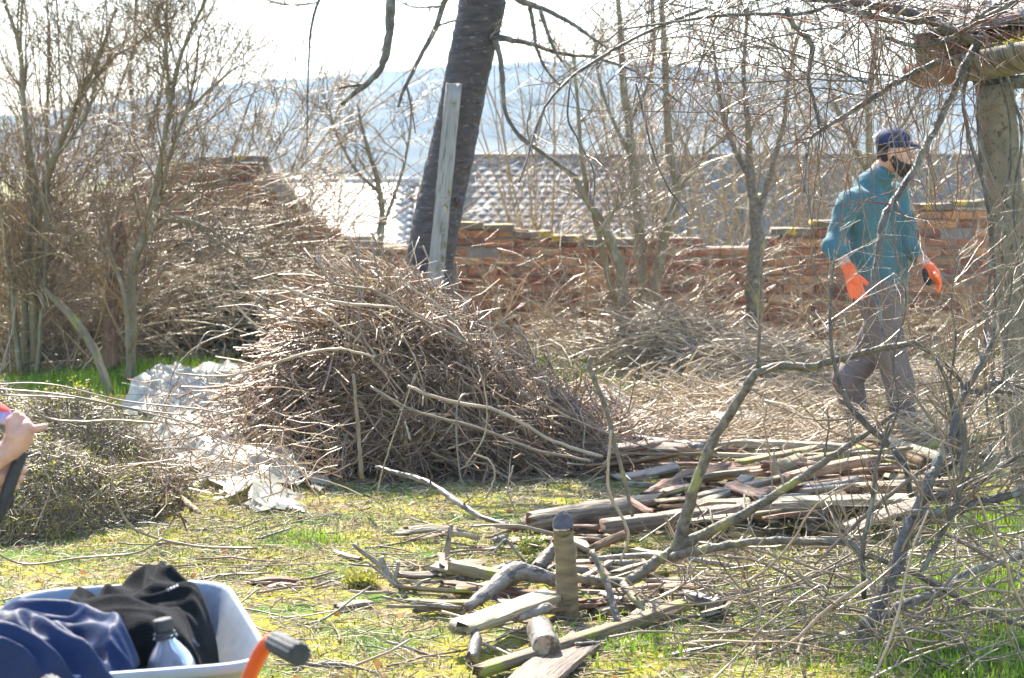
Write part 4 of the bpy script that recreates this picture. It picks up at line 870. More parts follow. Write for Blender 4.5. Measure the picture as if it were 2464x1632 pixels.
# the big forked limb and the branches in front at the right -----------------------------
fb = branch('forked_limb', 'big forked mossy limb rising over the plank pile in the right foreground', [
 ([(1330, 1386), (1410, 1394), (1501, 1402), (1542, 1381), (1587, 1345), (1622, 1331)], 7.55, [22, 26, 30, 30]),
 ([(1618, 1336), (1640, 1284), (1671, 1175), (1708, 1076), (1749, 1009), (1791, 941), (1822, 897), (1885, 881), (1942, 884), (2004, 868), (2108, 842), (2202, 824)], [7.55, 7.45], [30, 27, 23, 21, 19, 15]),
 ([(2200, 825), (2240, 850), (2285, 889), (2317, 932), (2304, 1009)], 7.45, [13, 11, 8]),
 ([(1612, 1338), (1640, 1311), (1770, 1248), (1890, 1175), (2004, 1097), (2098, 1035), (2152, 996)], [7.55, 7.5], [26, 26, 21, 15, 10]),
 ([(1612, 1340), (1640, 1334), (1718, 1318), (1822, 1303), (1952, 1303), (2046, 1308), (2069, 1329), (2160, 1362), (2254, 1409), (2343, 1461), (2410, 1492), (2480, 1508)], [7.55, 7.0], [24, 20, 16, 14, 12]),
 ([(1496, 1402), (1513, 1425), (1548, 1464), (1587, 1499), (1646, 1535), (1702, 1576), (1775, 1636)], [7.55, 7.0], [22, 20, 18, 16]),
 ([(1822, 897), (1826, 820), (1830, 700), (1832, 620)], 7.5, [9, 7, 4])], 'limb', twigs=7, tl=.2, lv2=2, sides=12, base=np.array([*onz(1500, 1440)[:2], 0]))
branch('fallen_branch', 'crooked thin branch standing up before the right side of the brush heap', [([(1424, 858), (1418, 880), (1430, 915), (1460, 988), (1476, 1061), (1496, 1128), (1522, 1243)], 7.7, [13, 13, 12, 9])], 'limb', twigs=3)
branch('fallen_branch', 'thin pale twig hanging zigzag before the log heap', [([(1470, 1035), (1463, 1128), (1468, 1191), (1512, 1284), (1491, 1357)], 7.6, [6, 8, 8, 5])], 'pale', twigs=4)
branch('fallen_branch', 'grey limb running down to the bottom edge past the upright stump', [([(1424, 1326), (1460, 1404), (1481, 1477), (1517, 1550), (1590, 1602), (1650, 1640)], [7.3, 6.9], [15, 18, 18, 16])], 'limb', twigs=6, tl=.15)
branch('fallen_branch', 'thick silvery branch with dark bands along the bottom right', [([(1845, 1620), (1931, 1581), (2015, 1545), (2093, 1508), (2160, 1461), (2254, 1425), (2332, 1378), (2470, 1334)], [6.85, 7.6], [10, 32, 36, 26, 20, 16])], 'silver', twigs=5, tl=.2, sides=12)
for k, (p, d, w) in enumerate((([(1640, 1600), (1720, 1610), (1850, 1622), (1960, 1640)], 6.75, 11), ([(1340, 1612), (1500, 1602), (1700, 1560), (1850, 1590), (2000, 1610), (2150, 1625)], 6.85, 8), ([(1700, 1440), (1850, 1415), (2050, 1412), (2230, 1410)], 7.7, 9), ([(1650, 1480), (1800, 1440), (1990, 1432)], 7.8, 6),
   ([(1400, 1580), (1470, 1588), (1560, 1575), (1680, 1545), (1800, 1555)], 6.9, 7), ([(2060, 1600), (2180, 1520), (2330, 1480), (2470, 1430)], 6.9, 8), ([(2120, 1450), (2250, 1500), (2400, 1500), (2480, 1480)], 7.2, 8), ([(1500, 1500), (1560, 1440), (1600, 1400)], 7.4, 6), ([(1740, 1340), (1820, 1350), (1900, 1390), (1960, 1450)], 7.5, 7), ([(1960, 1360), (2040, 1280), (2130, 1200), (2240, 1120), (2330, 1090)], 7.3, [6, 12, 8]),
   ([(1690, 1620), (1780, 1590), (1870, 1560)], 6.8, 10), ([(1250, 1640), (1290, 1600), (1270, 1590), (1235, 1595)], 6.9, 5))):
    branch('thin_branch', 'thin grey branch in the tangle at the bottom right', [(p, d, w)], 'grey_twig', twigs=7, tl=.16, lv2=2, group='thin branches tangled at the bottom right', sides=7)

# bare spiny shrub in the right foreground --------------------------------------------------
SH = onz(2085, 1650, 0)
sh = branch('bare_shrub', 'dark bare shrub with knobbly stems before the concrete post', [
 ([(2084, 1660), (2082, 1518), (2124, 1440), (2155, 1362), (2181, 1284), (2207, 1232), (2239, 1154), (2265, 1097), (2296, 1024), (2322, 946), (2358, 878), (2392, 812)], [6.9, 7.4], [38, 36, 34, 28, 20, 13]),
 ([(2254, 1144), (2301, 1107), (2306, 1035), (2291, 972), (2280, 920), (2250, 860)], 7.3, [20, 17, 12, 7]),
 ([(2192, 1237), (2290, 1232), (2353, 1211), (2470, 1184)], 7.1, [24, 22, 18]),
 ([(2218, 1201), (2301, 1185), (2369, 1154), (2440, 1105), (2480, 1090)], 7.15, [16, 14, 8]),
 ([(2218, 1378), (2265, 1284), (2301, 1211), (2319, 1107), (2317, 1003)], 7.0, [13, 15, 16, 15]),
 ([(2192, 1195), (2181, 1128), (2145, 1076), (2082, 1019), (2041, 972), (2015, 904), (1999, 816), (2000, 700), (2010, 600)], 7.35, [16, 16, 16, 12, 8, 5]),
 ([(2080, 1440), (2077, 1316), (2098, 1211), (2108, 1128), (2140, 1014)], 7.1, [13, 11, 9, 6]),
 ([(2322, 946), (2380, 940), (2470, 950)], 7.3, [11, 9]), ([(2296, 1010), (2390, 925), (2470, 935)], 7.3, [9, 8]),
 ([(2285, 920), (2300, 820), (2290, 720), (2310, 600)], 7.4, [7, 5, 3]), ([(2124, 1080), (2160, 980), (2150, 860), (2180, 740), (2170, 640)], 7.4, [8, 6, 3]), ([(2358, 878), (2420, 760), (2440, 640)], 7.4, [10, 7, 4])],
 'darklimb', twigs=17, tl=.42, lv2=5, sides=10, base=SH, ang=(25, 70), tmt='grey_twig')

# loose tangle of thin dry shoots before it
tg = thing('twig_tangle', 'low tangle of thin grey dry shoots in the right foreground', 'brush heap', SH + [.25, .2, 0])
nt_ = 215; dp = rng.uniform(6.75, 8.1, nt_); pc = np.array([onz(a, b, 0) for a, b in zip(rng.uniform(1620, 2500, nt_), rng.uniform(1330, 1660, nt_))]); pc[:, 2] = np.abs(rng.normal(0, .13, nt_)) + .02
ta = stick(pc, np.stack([rng.normal(0, 1, nt_), rng.normal(0, .5, nt_), rng.normal(.15, .55, nt_)], -1), rng.uniform(.2, .75, nt_), rng.uniform(.002, .0055, nt_), 8, .13); ta[0][:, :, 2] = np.maximum(ta[0][:, :, 2], .008); tb = grow(*ta, 5, .13, (30, 75), .18, (0, 0, 0), .7, 5); tb[0][:, :, 2] = np.maximum(tb[0][:, :, 2], .006)
for j in range(60):
    V, F = tubes(ta[0][j:j + 1], ta[1][j:j + 1] * 1.3, 5); mk('shoot', V, F, M['grey_twig'] if j % 2 else M['pale'], tg)
mesh_twigs('twigs', [(ta[0][60:], ta[1][60:]), tb], M['grey_twig'], tg)
# ---------------------------------------------------------------- concrete post and old eave with gutter
ED = 9.6
pb_ = onz(2462, 1300, 0); PT = at(2392, 205, ED); PB = np.array([at(2492, 1160, ED)[0], ED, 0.])
V, F = board_vf(PB, PT, .15, .13, seg=18, warp=.004, jag=.002, up=(0, -1, .02)); post = setp(mk('concrete_post', V, F, M['concrete'], smooth=False), 'leaning weathered concrete post wrapped in vines at the right edge', 'post')
M['rust'] = mat('rusty_gutter', (.20, .085, .045), (.30, .14, .075), 16, .5, .5, bump=.3, bscale=60, grain=True, patch=(.06, .035, .025), pscale=2, pthr=(.52, .6), pstretch=(26, 2, 2))
M['zinc'] = mat('grey_weathered_gutter', (.17, .155, .12), (.27, .25, .20), 14, .55, .5, bump=.3, bscale=60, grain=True, patch=(.09, .075, .055), pscale=2, pthr=(.52, .6), pstretch=(26, 2, 2))
eave = thing('shed_eave', 'end of an old shed roof with half-round gutter above the concrete post', 'roof', PT)
def gutter(name, pa, pb2, r, mt, w, seg=26):
    ax = unit(pb2 - pa); sd = unit(np.cross(ax, [0, 0, 1])); upv = np.cross(sd, ax); rings = []
    for t in np.linspace(0, 1, seg):
        c = pa + (pb2 - pa) * t; rr = r * (1 + .025 * math.sin(t * seg * 1.6)); a = np.linspace(math.pi, 2 * math.pi, 13)
        o = [c + sd * math.cos(q) * rr + upv * math.sin(q) * rr for q in a]; i = [c + sd * math.cos(q) * (rr - w) + upv * math.sin(q) * (rr - w) for q in a[::-1]]; rings.append(o + i)
    return ring_object(name, rings, mt, eave)
ga, gb_ = at(2222, 160, 10.2), at(2362, 132, 9.45)
gutter('gutter', ga, gb_, .105, M['rust'], .006); gm = gutter('gutter', at(2350, 134, 9.52), at(2580, 88, 8.7), .112, M['zinc'], .006)
V, F = board_vf(at(2205, 122, ED + .1), at(2560, 60, ED - .05), .03, .15, seg=10); mk('fascia_board', V, F, M['greywood'], eave, smooth=False)
V, F = board_vf(at(2350, 205, ED + .1), at(2600, 190, ED - .05), .12, .06, seg=8); mk('beam', V, F, M['darklimb'], eave, smooth=False)
e0, e1 = at(2270, 90, ED - .15), at(2600, 30, ED - .3); back = np.array([.25, 1.1, .55])
for r_ in range(5):
    for c_ in range(6):
        p = e0 + (e1 - e0) * ((c_ + .5 * (r_ % 2)) / 6) + back * (r_ * .16); q = p + back * .24 + rng.normal(0, .006, 3)
        V, F = board_vf(p + [0, 0, .014 + .006 * r_], q + [0, 0, .008], .16, .016, seg=3, jag=.008); mk('roof_tile', V, F, M['tile2'], eave, smooth=False)
V, F = board_vf(e0 + back * .35 - [0, 0, .05], e1 + back * .35 - [0, 0, .05], .8, .02, seg=6, up=unit(np.cross(e1 - e0, back))); mk('roof_deck', V, F, M['brownwood'], eave, smooth=False)
ps = np.concatenate([at(x, 122 - (x - 2360) * .2, 9.45 - (x - 2360) * .0035) + rng.normal(0, 1, (9, 3)) * [.02, .03, .012] for x in np.arange(2360, 2520, 6)]); V, F = leaves(ps, .022); setp(mk('moss_in_gutter', V, F, M['leaf'], eave), kind='stuff')

# climbing vines over eave and post ------------------------------------------------------
vine = thing('climbing_vine', 'leafless tangle of red-brown vines over the eave and down the post', 'vine', (float(PB[0]) - .12, ED - .2, 0))
vl = [([(2356, 90), (2308, 190), (2254, 300), (2214, 377), (2174, 450), (2126, 523), (2111, 601), (2100, 680), (2116, 748), (2132, 850)], [9.3, 8.6], [20, 20, 16, 12, 8]),
 ([(2260, 150), (2194, 178), (2100, 235), (2027, 282), (1954, 329), (1943, 361), (1935, 460)], [9.2, 8.5], [16, 14, 10, 5]),
 ([(1900, -20), (1975, 0), (2111, 12), (2215, 42), (2294, 78), (2360, 100)], 9.1, [18, 24, 22]), ([(1990, 12), (2090, 40), (2180, 52), (2230, 50)], 9.0, [12, 18, 14]),
 ([(1500, 70), (1640, 50), (1745, 37), (1865, 34), (1933, 31), (2020, 10)], [8.4, 9.0], [5, 8, 10]),
 ([(1890, 20), (1912, 63), (1949, 99), (1952, 140), (1945, 190), (1962, 260), (1975, 330)], 8.8, [14, 14, 10, 6]),
 ([(1700, 20), (1640, 42), (1542, 84), (1458, 131), (1385, 178), (1322, 240), (1290, 308), (1270, 376), (1249, 439)], [8.8, 8.2], [9, 8, 7, 4]),
 ([(1374, 188), (1366, 282), (1390, 335), (1429, 418), (1426, 520)], 8.3, [5, 5, 3]), ([(1530, 200), (1542, 246), (1568, 356), (1604, 444), (1660, 520)], 8.4, [5, 5, 4]),
 ([(2294, 78), (2380, 40), (2480, -20)], 9.1, [22, 18]), ([(2130, 90), (2200, 110), (2270, 100), (2330, 60), (2400, 10)], 9.0, [10, 12, 10]),
 ([(2340, 120), (2318, 230), (2330, 320), (2380, 500), (2395, 700), (2390, 900), (2430, 1120)], 9.35, [10, 9, 8]), ([(2400, 110), (2440, 240), (2460, 330), (2440, 480), (2450, 620), (2470, 700)], 9.3, [8, 7]),
 ([(2390, 130), (2424, 260), (2432, 400), (2410, 560), (2425, 760), (2412, 1000), (2440, 1150)], 9.32, [7, 6]), ([(2360, 130), (2352, 260), (2362, 400), (2385, 600), (2370, 820), (2380, 1050), (2400, 1150)], 9.35, [8, 7])]
L = [trace(p, d, w, wob=.1) for p, d, w in vl]; mesh_limbs('stem', L, M['darklimb'], vine, 9)
A, B = cat_limbs(L, 16)
t1 = grow(A[:11], B[:11], 13, .7, (20, 75), .17, (0, -.01, -.05), .4, 9, rmax=.0045, rmin=.0016); t2 = grow(*t1, 4, .26, (25, 70), .18, (0, 0, -.03), .7, 5); t4 = grow(A[11:], B[11:], 16, .4, (15, 50), .2, (0, 0, -.05), .5, 7, rmax=.003)
nv = 230; st0 = np.array([at(x, y, 9.0 + (.7 if x > 2180 else 0) + rng.normal(0, .3)) for x, y in zip(rng.uniform(1500, 2440, nv), rng.uniform(-120, 300, nv))]); dd = unit(np.stack([rng.normal(-.25, .7, nv), rng.normal(0, .25, nv), rng.normal(-.2, .55, nv)], -1))
t3 = stick(st0, dd, rng.uniform(.4, 1.3, nv), rng.uniform(.0017, .0038, nv), 9, .11, (0, 0, -.05)); t5 = grow(*t3, 4, .22, (30, 75), .18, (0, 0, -.02), .7, 5)
mesh_twigs('twigs', [t1, t2, t3, t4, t5], M['vine'], vine)
nh = 24; hs = np.array([at(x, y, 8.7 + rng.normal(0, .3)) for x, y in zip(rng.uniform(1850, 2440, nh), rng.uniform(150, 420, nh))])
t6 = stick(hs + [0, 0, -.3], np.stack([rng.normal(0, .25, nh), rng.normal(0, .15, nh), -np.ones(nh)], -1), rng.uniform(.5, 1.5, nh), rng.uniform(.0018, .0034, nh), 10, .1); t7 = grow(*t6, 4, .16, (40, 80), .2, (0, 0, 0), .7, 4)
mesh_twigs('hanging_shoots', [t6, t7], M['vine'], vine)

# ---------------------------------------------------------------- grass, straw, litter
def scatter(n, d0=5.2, d1=13.5):
    y = np.sqrt(rng.uniform(d0 * d0, d1 * d1, n)); x = rng.uniform(-.30, .30, n) * y; return x, y
n = 170000; x, y = scatter(n); dn = vnoise(x, y, 1.7) * .6 + vnoise(x + 40, y, 5.) * .4
rich = np.clip((x - .2) / 1.2, 0, 1) * (y < 9); ok = rng.random(n) < np.clip((dn - .40) * 3.0 + rich * .3, .05, 1); x, y = x[ok], y[ok]
green = (vnoise(x + 3, y + 8, 2.2) > .56) & (y > 12); n = len(x); hgt = rng.uniform(.008, .03, n) * (1 + .35 * np.clip((x - .5) / 1., 0, 1) * (y < 9))
a = rng.uniform(0, 2 * np.pi, n); lean = rng.uniform(.5, 1.5, n); w = rng.uniform(.0014, .0028, n); z = ground_z(x, y); c, s = np.cos(a), np.sin(a)
P0_ = np.stack([x, y, z], -1); sdv = np.stack([-s, c, 0 * s], -1) * w[:, None]; mid = P0_ + np.stack([c * lean * hgt * .3, s * lean * hgt * .3, hgt * .6], -1); tip = P0_ + np.stack([c * lean * hgt, s * lean * hgt, hgt * (1.05 - .45 * lean)], -1)
V = np.stack([P0_ - sdv, P0_ + sdv, mid + sdv * .8, mid - sdv * .8, tip], 1).reshape(-1, 3); b = np.arange(n)[:, None] * 5
setp(mk('grass', V, [b + [[0, 1, 2, 3]], b + [[3, 2, 4]]], M['grass'], origin=(0, 0, 0)), 'short spring grass growing through the moss', 'grass', kind='stuff')
n = 36000; x, y = scatter(n); x = x; Q, r = stick(np.stack([x, y, ground_z(x, y) + rng.uniform(.003, .016, n)], -1), np.stack([rng.normal(size=n), rng.normal(size=n), rng.normal(0, .1, n)], -1), rng.uniform(.02, .13, n), rng.uniform(.0009, .0026, n), 4, .2)
V, F = tubes(Q, r, 3); setp(mk('straw_litter', V, F, M['straw'], origin=(0, 0, 0)), 'dry straw and small twig litter over the ground', 'litter', kind='stuff')
n = 1500; x, y = scatter(n); V, F = leaves(np.stack([x, y, ground_z(x, y) + .008], -1), .03, .3); setp(mk('dead_leaves', V, F, M['deadleaf'], origin=(0, 0, 0)), 'scattered brown dead leaves over the ground', 'leaves', kind='stuff')
n = 22000; x, y = scatter(n); ok = vnoise(x + 11, y + 5, 2.6) > .55; V, F = leaves(np.stack([x[ok], y[ok], ground_z(x[ok], y[ok]) + .004], -1), .02, .35); setp(mk('moss_leaves', V, F, M['leaf'], origin=(0, 0, 0)), 'patches of yellow-green moss over the ground', 'moss', kind='stuff')
# green tufts of taller grass further back
def tuft(label, px, py, w, n, h):
    c = onz(px, py, 0); x = c[0] + rng.normal(0, w, n); y = c[1] + rng.normal(0, w, n); z = ground_z(x, y); hh = h * rng.uniform(.5, 1.2, n); a = rng.uniform(0, 6.28, n); L_ = rng.uniform(.1, .5, n); wd = .003
    p = np.stack([x, y, z], -1); t_ = p + np.stack([np.cos(a) * L_ * hh, np.sin(a) * L_ * hh, hh], -1); sd = np.stack([-np.sin(a), np.cos(a), 0 * a], -1) * wd; V = np.stack([p - sd, p + sd, (p + t_) / 2 + sd * .8 + [0, 0, .01], (p + t_) / 2 - sd * .8 + [0, 0, .01], t_], 1).reshape(-1, 3); b = np.arange(n)[:, None] * 5
    setp(mk('grass_tuft', V, [b + [[0, 1, 2, 3]], b + [[3, 2, 4]]], M['freshgrass']), label, 'grass', kind='stuff')
M['freshgrass'] = mat('fresh_grass', (.16, .28, .02), (.26, .38, .035), 3, .5, .4, island=.35, transl=.45)
for lab, px, py, w, n, h in (('bright green grass between left shrubs and plastic sheet', 390, 905, .26, 3200, .13), ('bright green grass behind the heath mound', 240, 930, .3, 2200, .1), ('bright green grass behind the brush heap tail', 1260, 905, .3, 2600, .13), ('green grass before the bramble heaps', 1480, 950, .35, 1800, .07),
    ('lush green grass in the lower right corner', 2330, 1590, .22, 2300, .05), ('lush green grass under the dark bare shrub', 2330, 1420, 0.24, 1900, .05), ('green grass patch below the log heap', 1560, 1560, .16, 600, .035), ('green grass at the foot of the concrete post', 2430, 1260, .25, 1500, .09), ('green grass patch before the brush heap', 745, 1310, .09, 240, .03)):
    tuft(lab, px, py, w, n, h)
# separate fallen twigs
for k in range(230):
    px_ = rng.uniform(360, 2440); py_ = rng.uniform(1255, 1625); c = onz(px_, py_, 0); n_ = 1; L_ = rng.uniform(.1, .5); r_ = rng.uniform(.0022, .0065); th = rng.normal(.15, .55)
    Q, r = stick(np.array([[c[0], c[1], ground_z(c[0], c[1]) + r_ + .012]]), np.array([[math.cos(th), math.sin(th), rng.normal(0, .05)]]), np.array([L_]), np.array([r_]), 7, .1); Q[:, :, 2] = np.maximum(Q[:, :, 2], .004)
    V, F = tubes(Q, r, 6, True); setp(mk('fallen_twig', V, F, (M['silver'], M['pale'], M['grey_twig'], M['twig'])[k % 4]), 'single %s twig on the ground %s' % (('silvery', 'pale dry', 'grey', 'brown')[k % 4], 'behind the wheelbarrow' if px_ < 800 and py_ < 1450 else 'beside the wheelbarrow' if px_ < 900 else 'left of the log heap' if px_ < 1150 else 'around the upright stump' if px_ < 1500 else 'below the forked limb' if px_ < 1850 else 'under the dark bare shrub'), 'twig', 'twigs scattered on the ground')
# ---------------------------------------------------------------- wheelbarrow with its load
M['tray'] = mat('galvanised_tray', (.24, .275, .33), (.32, .355, .41), 6, .5, .4, metal=.1, bump=.15, bscale=30, patch=(.30, .27, .25), pscale=11, pthr=(.62, .72))
M['orange'] = mat('orange_paint', (.62, .085, .022), (.70, .11, .03), 8, .35, .5, bump=.08, patch=(.30, .13, .08), pscale=24, pthr=(.66, .72))
M['rubber'] = mat('black_rubber', (.022, .022, .024), (.05, .05, .052), 40, .6, .4, bump=.5, bscale=220)
AX = unit(np.array([.27, -.96, 0])); PX = np.array([.96, .27, 0]); WB = np.array([-.85, 4.62, 0])
wbar = thing('wheelbarrow', 'grey metal wheelbarrow with orange handles, loaded with jackets, in the lower left corner', 'wheelbarrow', WB)
def rounded(poly, r, it=3):
    P = []
    for i in range(len(poly)):
        a, b, c = np.array(poly[i - 1], float), np.array(poly[i], float), np.array(poly[(i + 1) % len(poly)], float)
        P += [b + unit(a - b) * r, b + unit(c - b) * r]
    P = np.array(P)
    Q = []
    for i in range(0, len(P), 2):
        p, q, b = P[i], P[i + 1], np.array(poly[i // 2], float)
        for t in np.linspace(0, 1, 8): Q.append((1 - t) ** 2 * p + 2 * t * (1 - t) * b + t * t * q)
        n_ = P[(i + 2) % len(P)]
        for t in (.25, .5, .75): Q.append(q + (n_ - q) * t)
    return np.array(Q)
FR, FL, BR, BL = [np.array(v) for v in ((-.695, 5.06), (-1.16, 4.93), (-.495, 4.34), (-1.13, 4.16))]
rim = rounded([FL, FR, BR, BL], .13); cen = rim.mean(0); lvl = []
zr = lambda p: .60 + .03 * np.clip((p[:, 1] - 4.2) / .9, 0, 1)
def loop(s, dz, shift=0.): q = cen + (rim - cen) * s + AX[:2] * -shift; return np.c_[q, zr(rim) + dz]
R_ = [loop(1.02, -.018), loop(1.03, -.006), loop(1.022, .003), loop(1.0, .004), loop(.985, -.006)]
for t in np.linspace(.1, 1, 7): R_.append(loop(.985 - .30 * t - (.04 if t > .95 else 0), -.006 - .27 * t, .03 * t))
R_.append(loop(.5, -.285, .03)); R_.append(loop(.02, -.285, .03))
inner = ring_object('tray', R_, M['tray'], wbar, cap=False)
O_ = [loop(1.02, -.018), loop(1.0, -.02)] + [loop(.99 - .30 * t, -.012 - .275 * t, .03 * t) for t in np.linspace(.1, 1, 5)] + [loop(.02, -.292, .03)]
ring_object('tray_underside', O_, M['tray'], inner, cap=False)
for side, off in ((0, 0.), (1, -.435)):
    o = PX * off; dz = -.056 if side else 0
    pts = np.array([(-.86, 5.22, .20), (-.78, 4.95, .26), (-.64, 4.45, .32), (-.585, 4.32, .46), (-.53, 4.21, .60 + dz), (-.492, 4.155, .678 + dz), (-.470, 4.125, .70 + dz), (-.45, 4.07, .702 + dz), (-.405, 3.965, .712 + dz)]) + o
    S = spline(pts, 60); V, F = tubes(S[None], np.full((1, 60), .0155), 14, True); hd = mk('handle', V, F, M['orange'], wbar)
    a, b = pts[6] + (pts[7] - pts[6]) * .3, pts[8] + (pts[8] - pts[7]) * .12; rings = []; ax = unit(b - a); sd = unit(np.cross(ax, [0, 0, 1])); uu = np.cross(sd, ax)
    for t, rr in ((0, .019), (.02, .0215), (.97, .0225), (.995, .020), (1., .016)):
        th = np.linspace(0, 2 * np.pi, 48, endpoint=False); rad = rr * (1 + (.045 * np.sign(np.sin(th * 12)) if .01 < t < .98 else 0)); rings.append(a + (b - a) * t + (np.cos(th) * rad)[:, None] * sd + (np.sin(th) * rad)[:, None] * uu)
    ring_object('grip', rings, M['rubber'], hd)
    lp = np.array([pts[2] + [0, 0, .0], pts[2] + AX * .12 + [0, 0, -.16], pts[2] + AX * .14 + [0, 0, -.31]]); V, F = tubes(spline(lp, 12)[None], np.full((1, 12), .013), 10, True); mk('leg', V, F, M['orange'], wbar)
wc = np.array([-.86, 5.22, .20]) + PX * -.225; th = np.linspace(0, 2 * np.pi, 40); wp_ = np.array([wc + (-AX) * math.cos(t) * .15 + np.array([0, 0, 1]) * math.sin(t) * .15 for t in th])
V, F = tubes(wp_[None], np.full((1, 40), .042), 12); tyre = mk('tyre', V, F, M['rubber'], wbar)
V, F = tubes(np.array([[wc - PX * .03, wc, wc + PX * .03]]), np.full((1, 3), .11), 28, True); mk('rim', V, F, M['orange'], tyre)
V, F = tubes(np.array([[wc - PX * .24, wc, wc + PX * .24]]), np.full((1, 3), .01), 8, True); mk('axle', V, F, M['rubber'], tyre)

def cloth(name, label, ctrl, outline, mt, fold, seed, res=.0075, low=.38, sig=.07, ang=.6):
    """heap of cloth: height through control points seen in the photograph, with folds; closed sheet with hem"""
    C = np.array([at(*c) for c in ctrl]); O = np.array(outline); x = np.arange(O[:, 0].min(), O[:, 0].max(), res); y = np.arange(O[:, 1].min(), O[:, 1].max(), res); Xg, Yg = np.meshgrid(x, y)
    w = np.exp(-((Xg[..., None] - C[:, 0]) ** 2 + (Yg[..., None] - C[:, 1]) ** 2) / (2 * sig * sig)) + 1e-9; Z = (w * C[:, 2]).sum(-1) / w.sum(-1)
    ca, sa = math.cos(ang), math.sin(ang); u = Xg * ca + Yg * sa; v = -Xg * sa + Yg * ca; wp = (vnoise(u + seed, v, 5) - .5) * .14
    rn = lambda a, b, s_: 1 - np.sqrt((2 * vnoise(a, b, s_) - 1) ** 2 + .02); f = rn((u + seed) * .22, v + wp * .8, 13) * 1.1; f2 = rn(u * .3 + seed * 2, v + wp, 29); f3 = vnoise(u + seed, v, 60)
    inside = np.zeros(Xg.shape, bool); j = len(O) - 1; dist = np.full(Xg.shape, 9.); NX, NY = Xg.copy(), Yg.copy()
    for i in range(len(O)):
        a, b = O[i], O[j]; cr = ((a[1] > Yg) != (b[1] > Yg)) & (Xg < (b[0] - a[0]) * (Yg - a[1]) / (b[1] - a[1] + 1e-12) + a[0]); inside ^= cr; ab = b - a; t = np.clip(((Xg - a[0]) * ab[0] + (Yg - a[1]) * ab[1]) / (ab @ ab), 0, 1)
        qx_, qy_ = a[0] + t * ab[0], a[1] + t * ab[1]; dd_ = np.hypot(Xg - qx_, Yg - qy_); nr = dd_ < dist; NX = np.where(nr, qx_, NX); NY = np.where(nr, qy_, NY); dist = np.minimum(dist, dd_); j = i
    dist = np.where(inside, dist, 0); Xg = np.where(inside, Xg, NX); Yg = np.where(inside, Yg, NY); e = np.clip(dist / .07, 0, 1); e = np.sqrt(1 - (1 - e) ** 2); Z = low + (Z + fold * (f - .5) + fold * .6 * (f2 - .5) + .0012 * f3 - low) * e
    ny_, nx_ = Xg.shape; sx = (vnoise(Xg + seed, Yg, 9) - .5) * .05; V = np.stack([Xg + sx, Yg - (Z - low) * .12, Z], -1).reshape(-1, 3); ii = (np.arange(ny_ - 1)[:, None] * nx_ + np.arange(nx_ - 1)[None]).ravel(); ins = inside.ravel(); F = np.stack([ii, ii + 1, ii + nx_ + 1, ii + nx_], -1); F = F[ins[F].any(1)]
    used = np.unique(F); mp = np.full(len(V), -1); mp[used] = np.arange(len(used)); o = mk(name, V[used], mp[F], mt); so_ = o.modifiers.new('thickness', 'SOLIDIFY'); so_.thickness = .005; so_.offset = -1
    sb_ = o.modifiers.new('soft', 'SUBSURF'); sb_.levels = 1; sb_.render_levels = 1
    return setp(o, label, 'jacket')
M['fleece'] = mat('black_fleece', (.007, .007, .0075), (.013, .013, .014), 60, .95, .1, bump=.6, bscale=260, sheen=.06)
M['blue'] = mat('navy_nylon', (.005, .015, .055), (.008, .022, .078), 10, .6, .25, bump=.25, bscale=45)
jb = cloth('jacket', 'black fleece jacket crumpled at the far end of the wheelbarrow', [(150, 1430, 4.97), (140, 1500, 4.82), (150, 1560, 4.72), (245, 1352, 4.97), (262, 1356, 4.93), (330, 1385, 4.93), (400, 1400, 4.9), (455, 1425, 4.83), (482, 1480, 4.72), (478, 1545, 4.6), (488, 1600, 4.5), (300, 1442, 4.75), (205, 1398, 4.85), (330, 1476, 4.65), (250, 1520, 4.6), (440, 1510, 4.6), (400, 1480, 4.62), (180, 1450, 4.78), (370, 1440, 4.75), (410, 1560, 4.45), (330, 1540, 4.5)],
    [(-1.07, 4.68), (-1.06, 4.90), (-.96, 5.04), (-.80, 5.03), (-.70, 4.93), (-.655, 4.70), (-.63, 4.48), (-.68, 4.46), (-.85, 4.53), (-.98, 4.58)], M['fleece'], .07, 4.7, sig=.085, ang=-.75)
jn = cloth('jacket', 'blue nylon jacket crumpled in the near left of the wheelbarrow', [(-120, 1440, 4.62), (0, 1474, 4.6), (60, 1495, 4.53), (95, 1488, 4.5), (150, 1540, 4.42), (200, 1512, 4.45), (300, 1524, 4.42), (370, 1556, 4.35), (400, 1600, 4.26), (430, 1650, 4.2), (-60, 1500, 4.4), (100, 1570, 4.25), (250, 1590, 4.2), (0, 1590, 4.15), (-80, 1560, 4.2), (330, 1640, 4.15), (150, 1660, 4.05), (230, 1530, 4.38)],
    [(-1.19, 4.6), (-1.08, 4.68), (-.97, 4.62), (-.88, 4.55), (-.82, 4.48), (-.765, 4.38), (-.75, 4.28), (-.8, 4.23), (-.95, 4.18), (-1.14, 4.14), (-1.22, 4.3)], M['blue'], .09, 7., low=.585, sig=.08, ang=-.62)
M['white'] = mat('white_tape', (.28, .30, .42), (.36, .38, .5), 30, .7)
def strip(name, par, pts, d, w, mt):
    bpy.context.view_layer.update(); c = []
    for p_ in pts:
        hit, loc, _n, _i = par.ray_cast(Vector((0, 0, CAMH)) - par.location, Vector(ray(*p_)).normalized()); c.append(np.array(loc + par.location) if hit else at(*p_, d[0]))
    S = spline(np.array(c), 10); V = np.concatenate([S + [-w, -.004, 0], S + [w, -.004, .002]]); a = np.arange(9); return mk(name, V, np.stack([a, a + 10, a + 11, a + 1], -1), mt, par)
strip('label_tag', jb, [(180, 1478), (188, 1495), (195, 1518)], (4.52, 4.44), .004, M['white']); strip('label_tag', jb, [(462, 1538), (470, 1548), (478, 1556)], (4.4, 4.38), .004, M['white'])
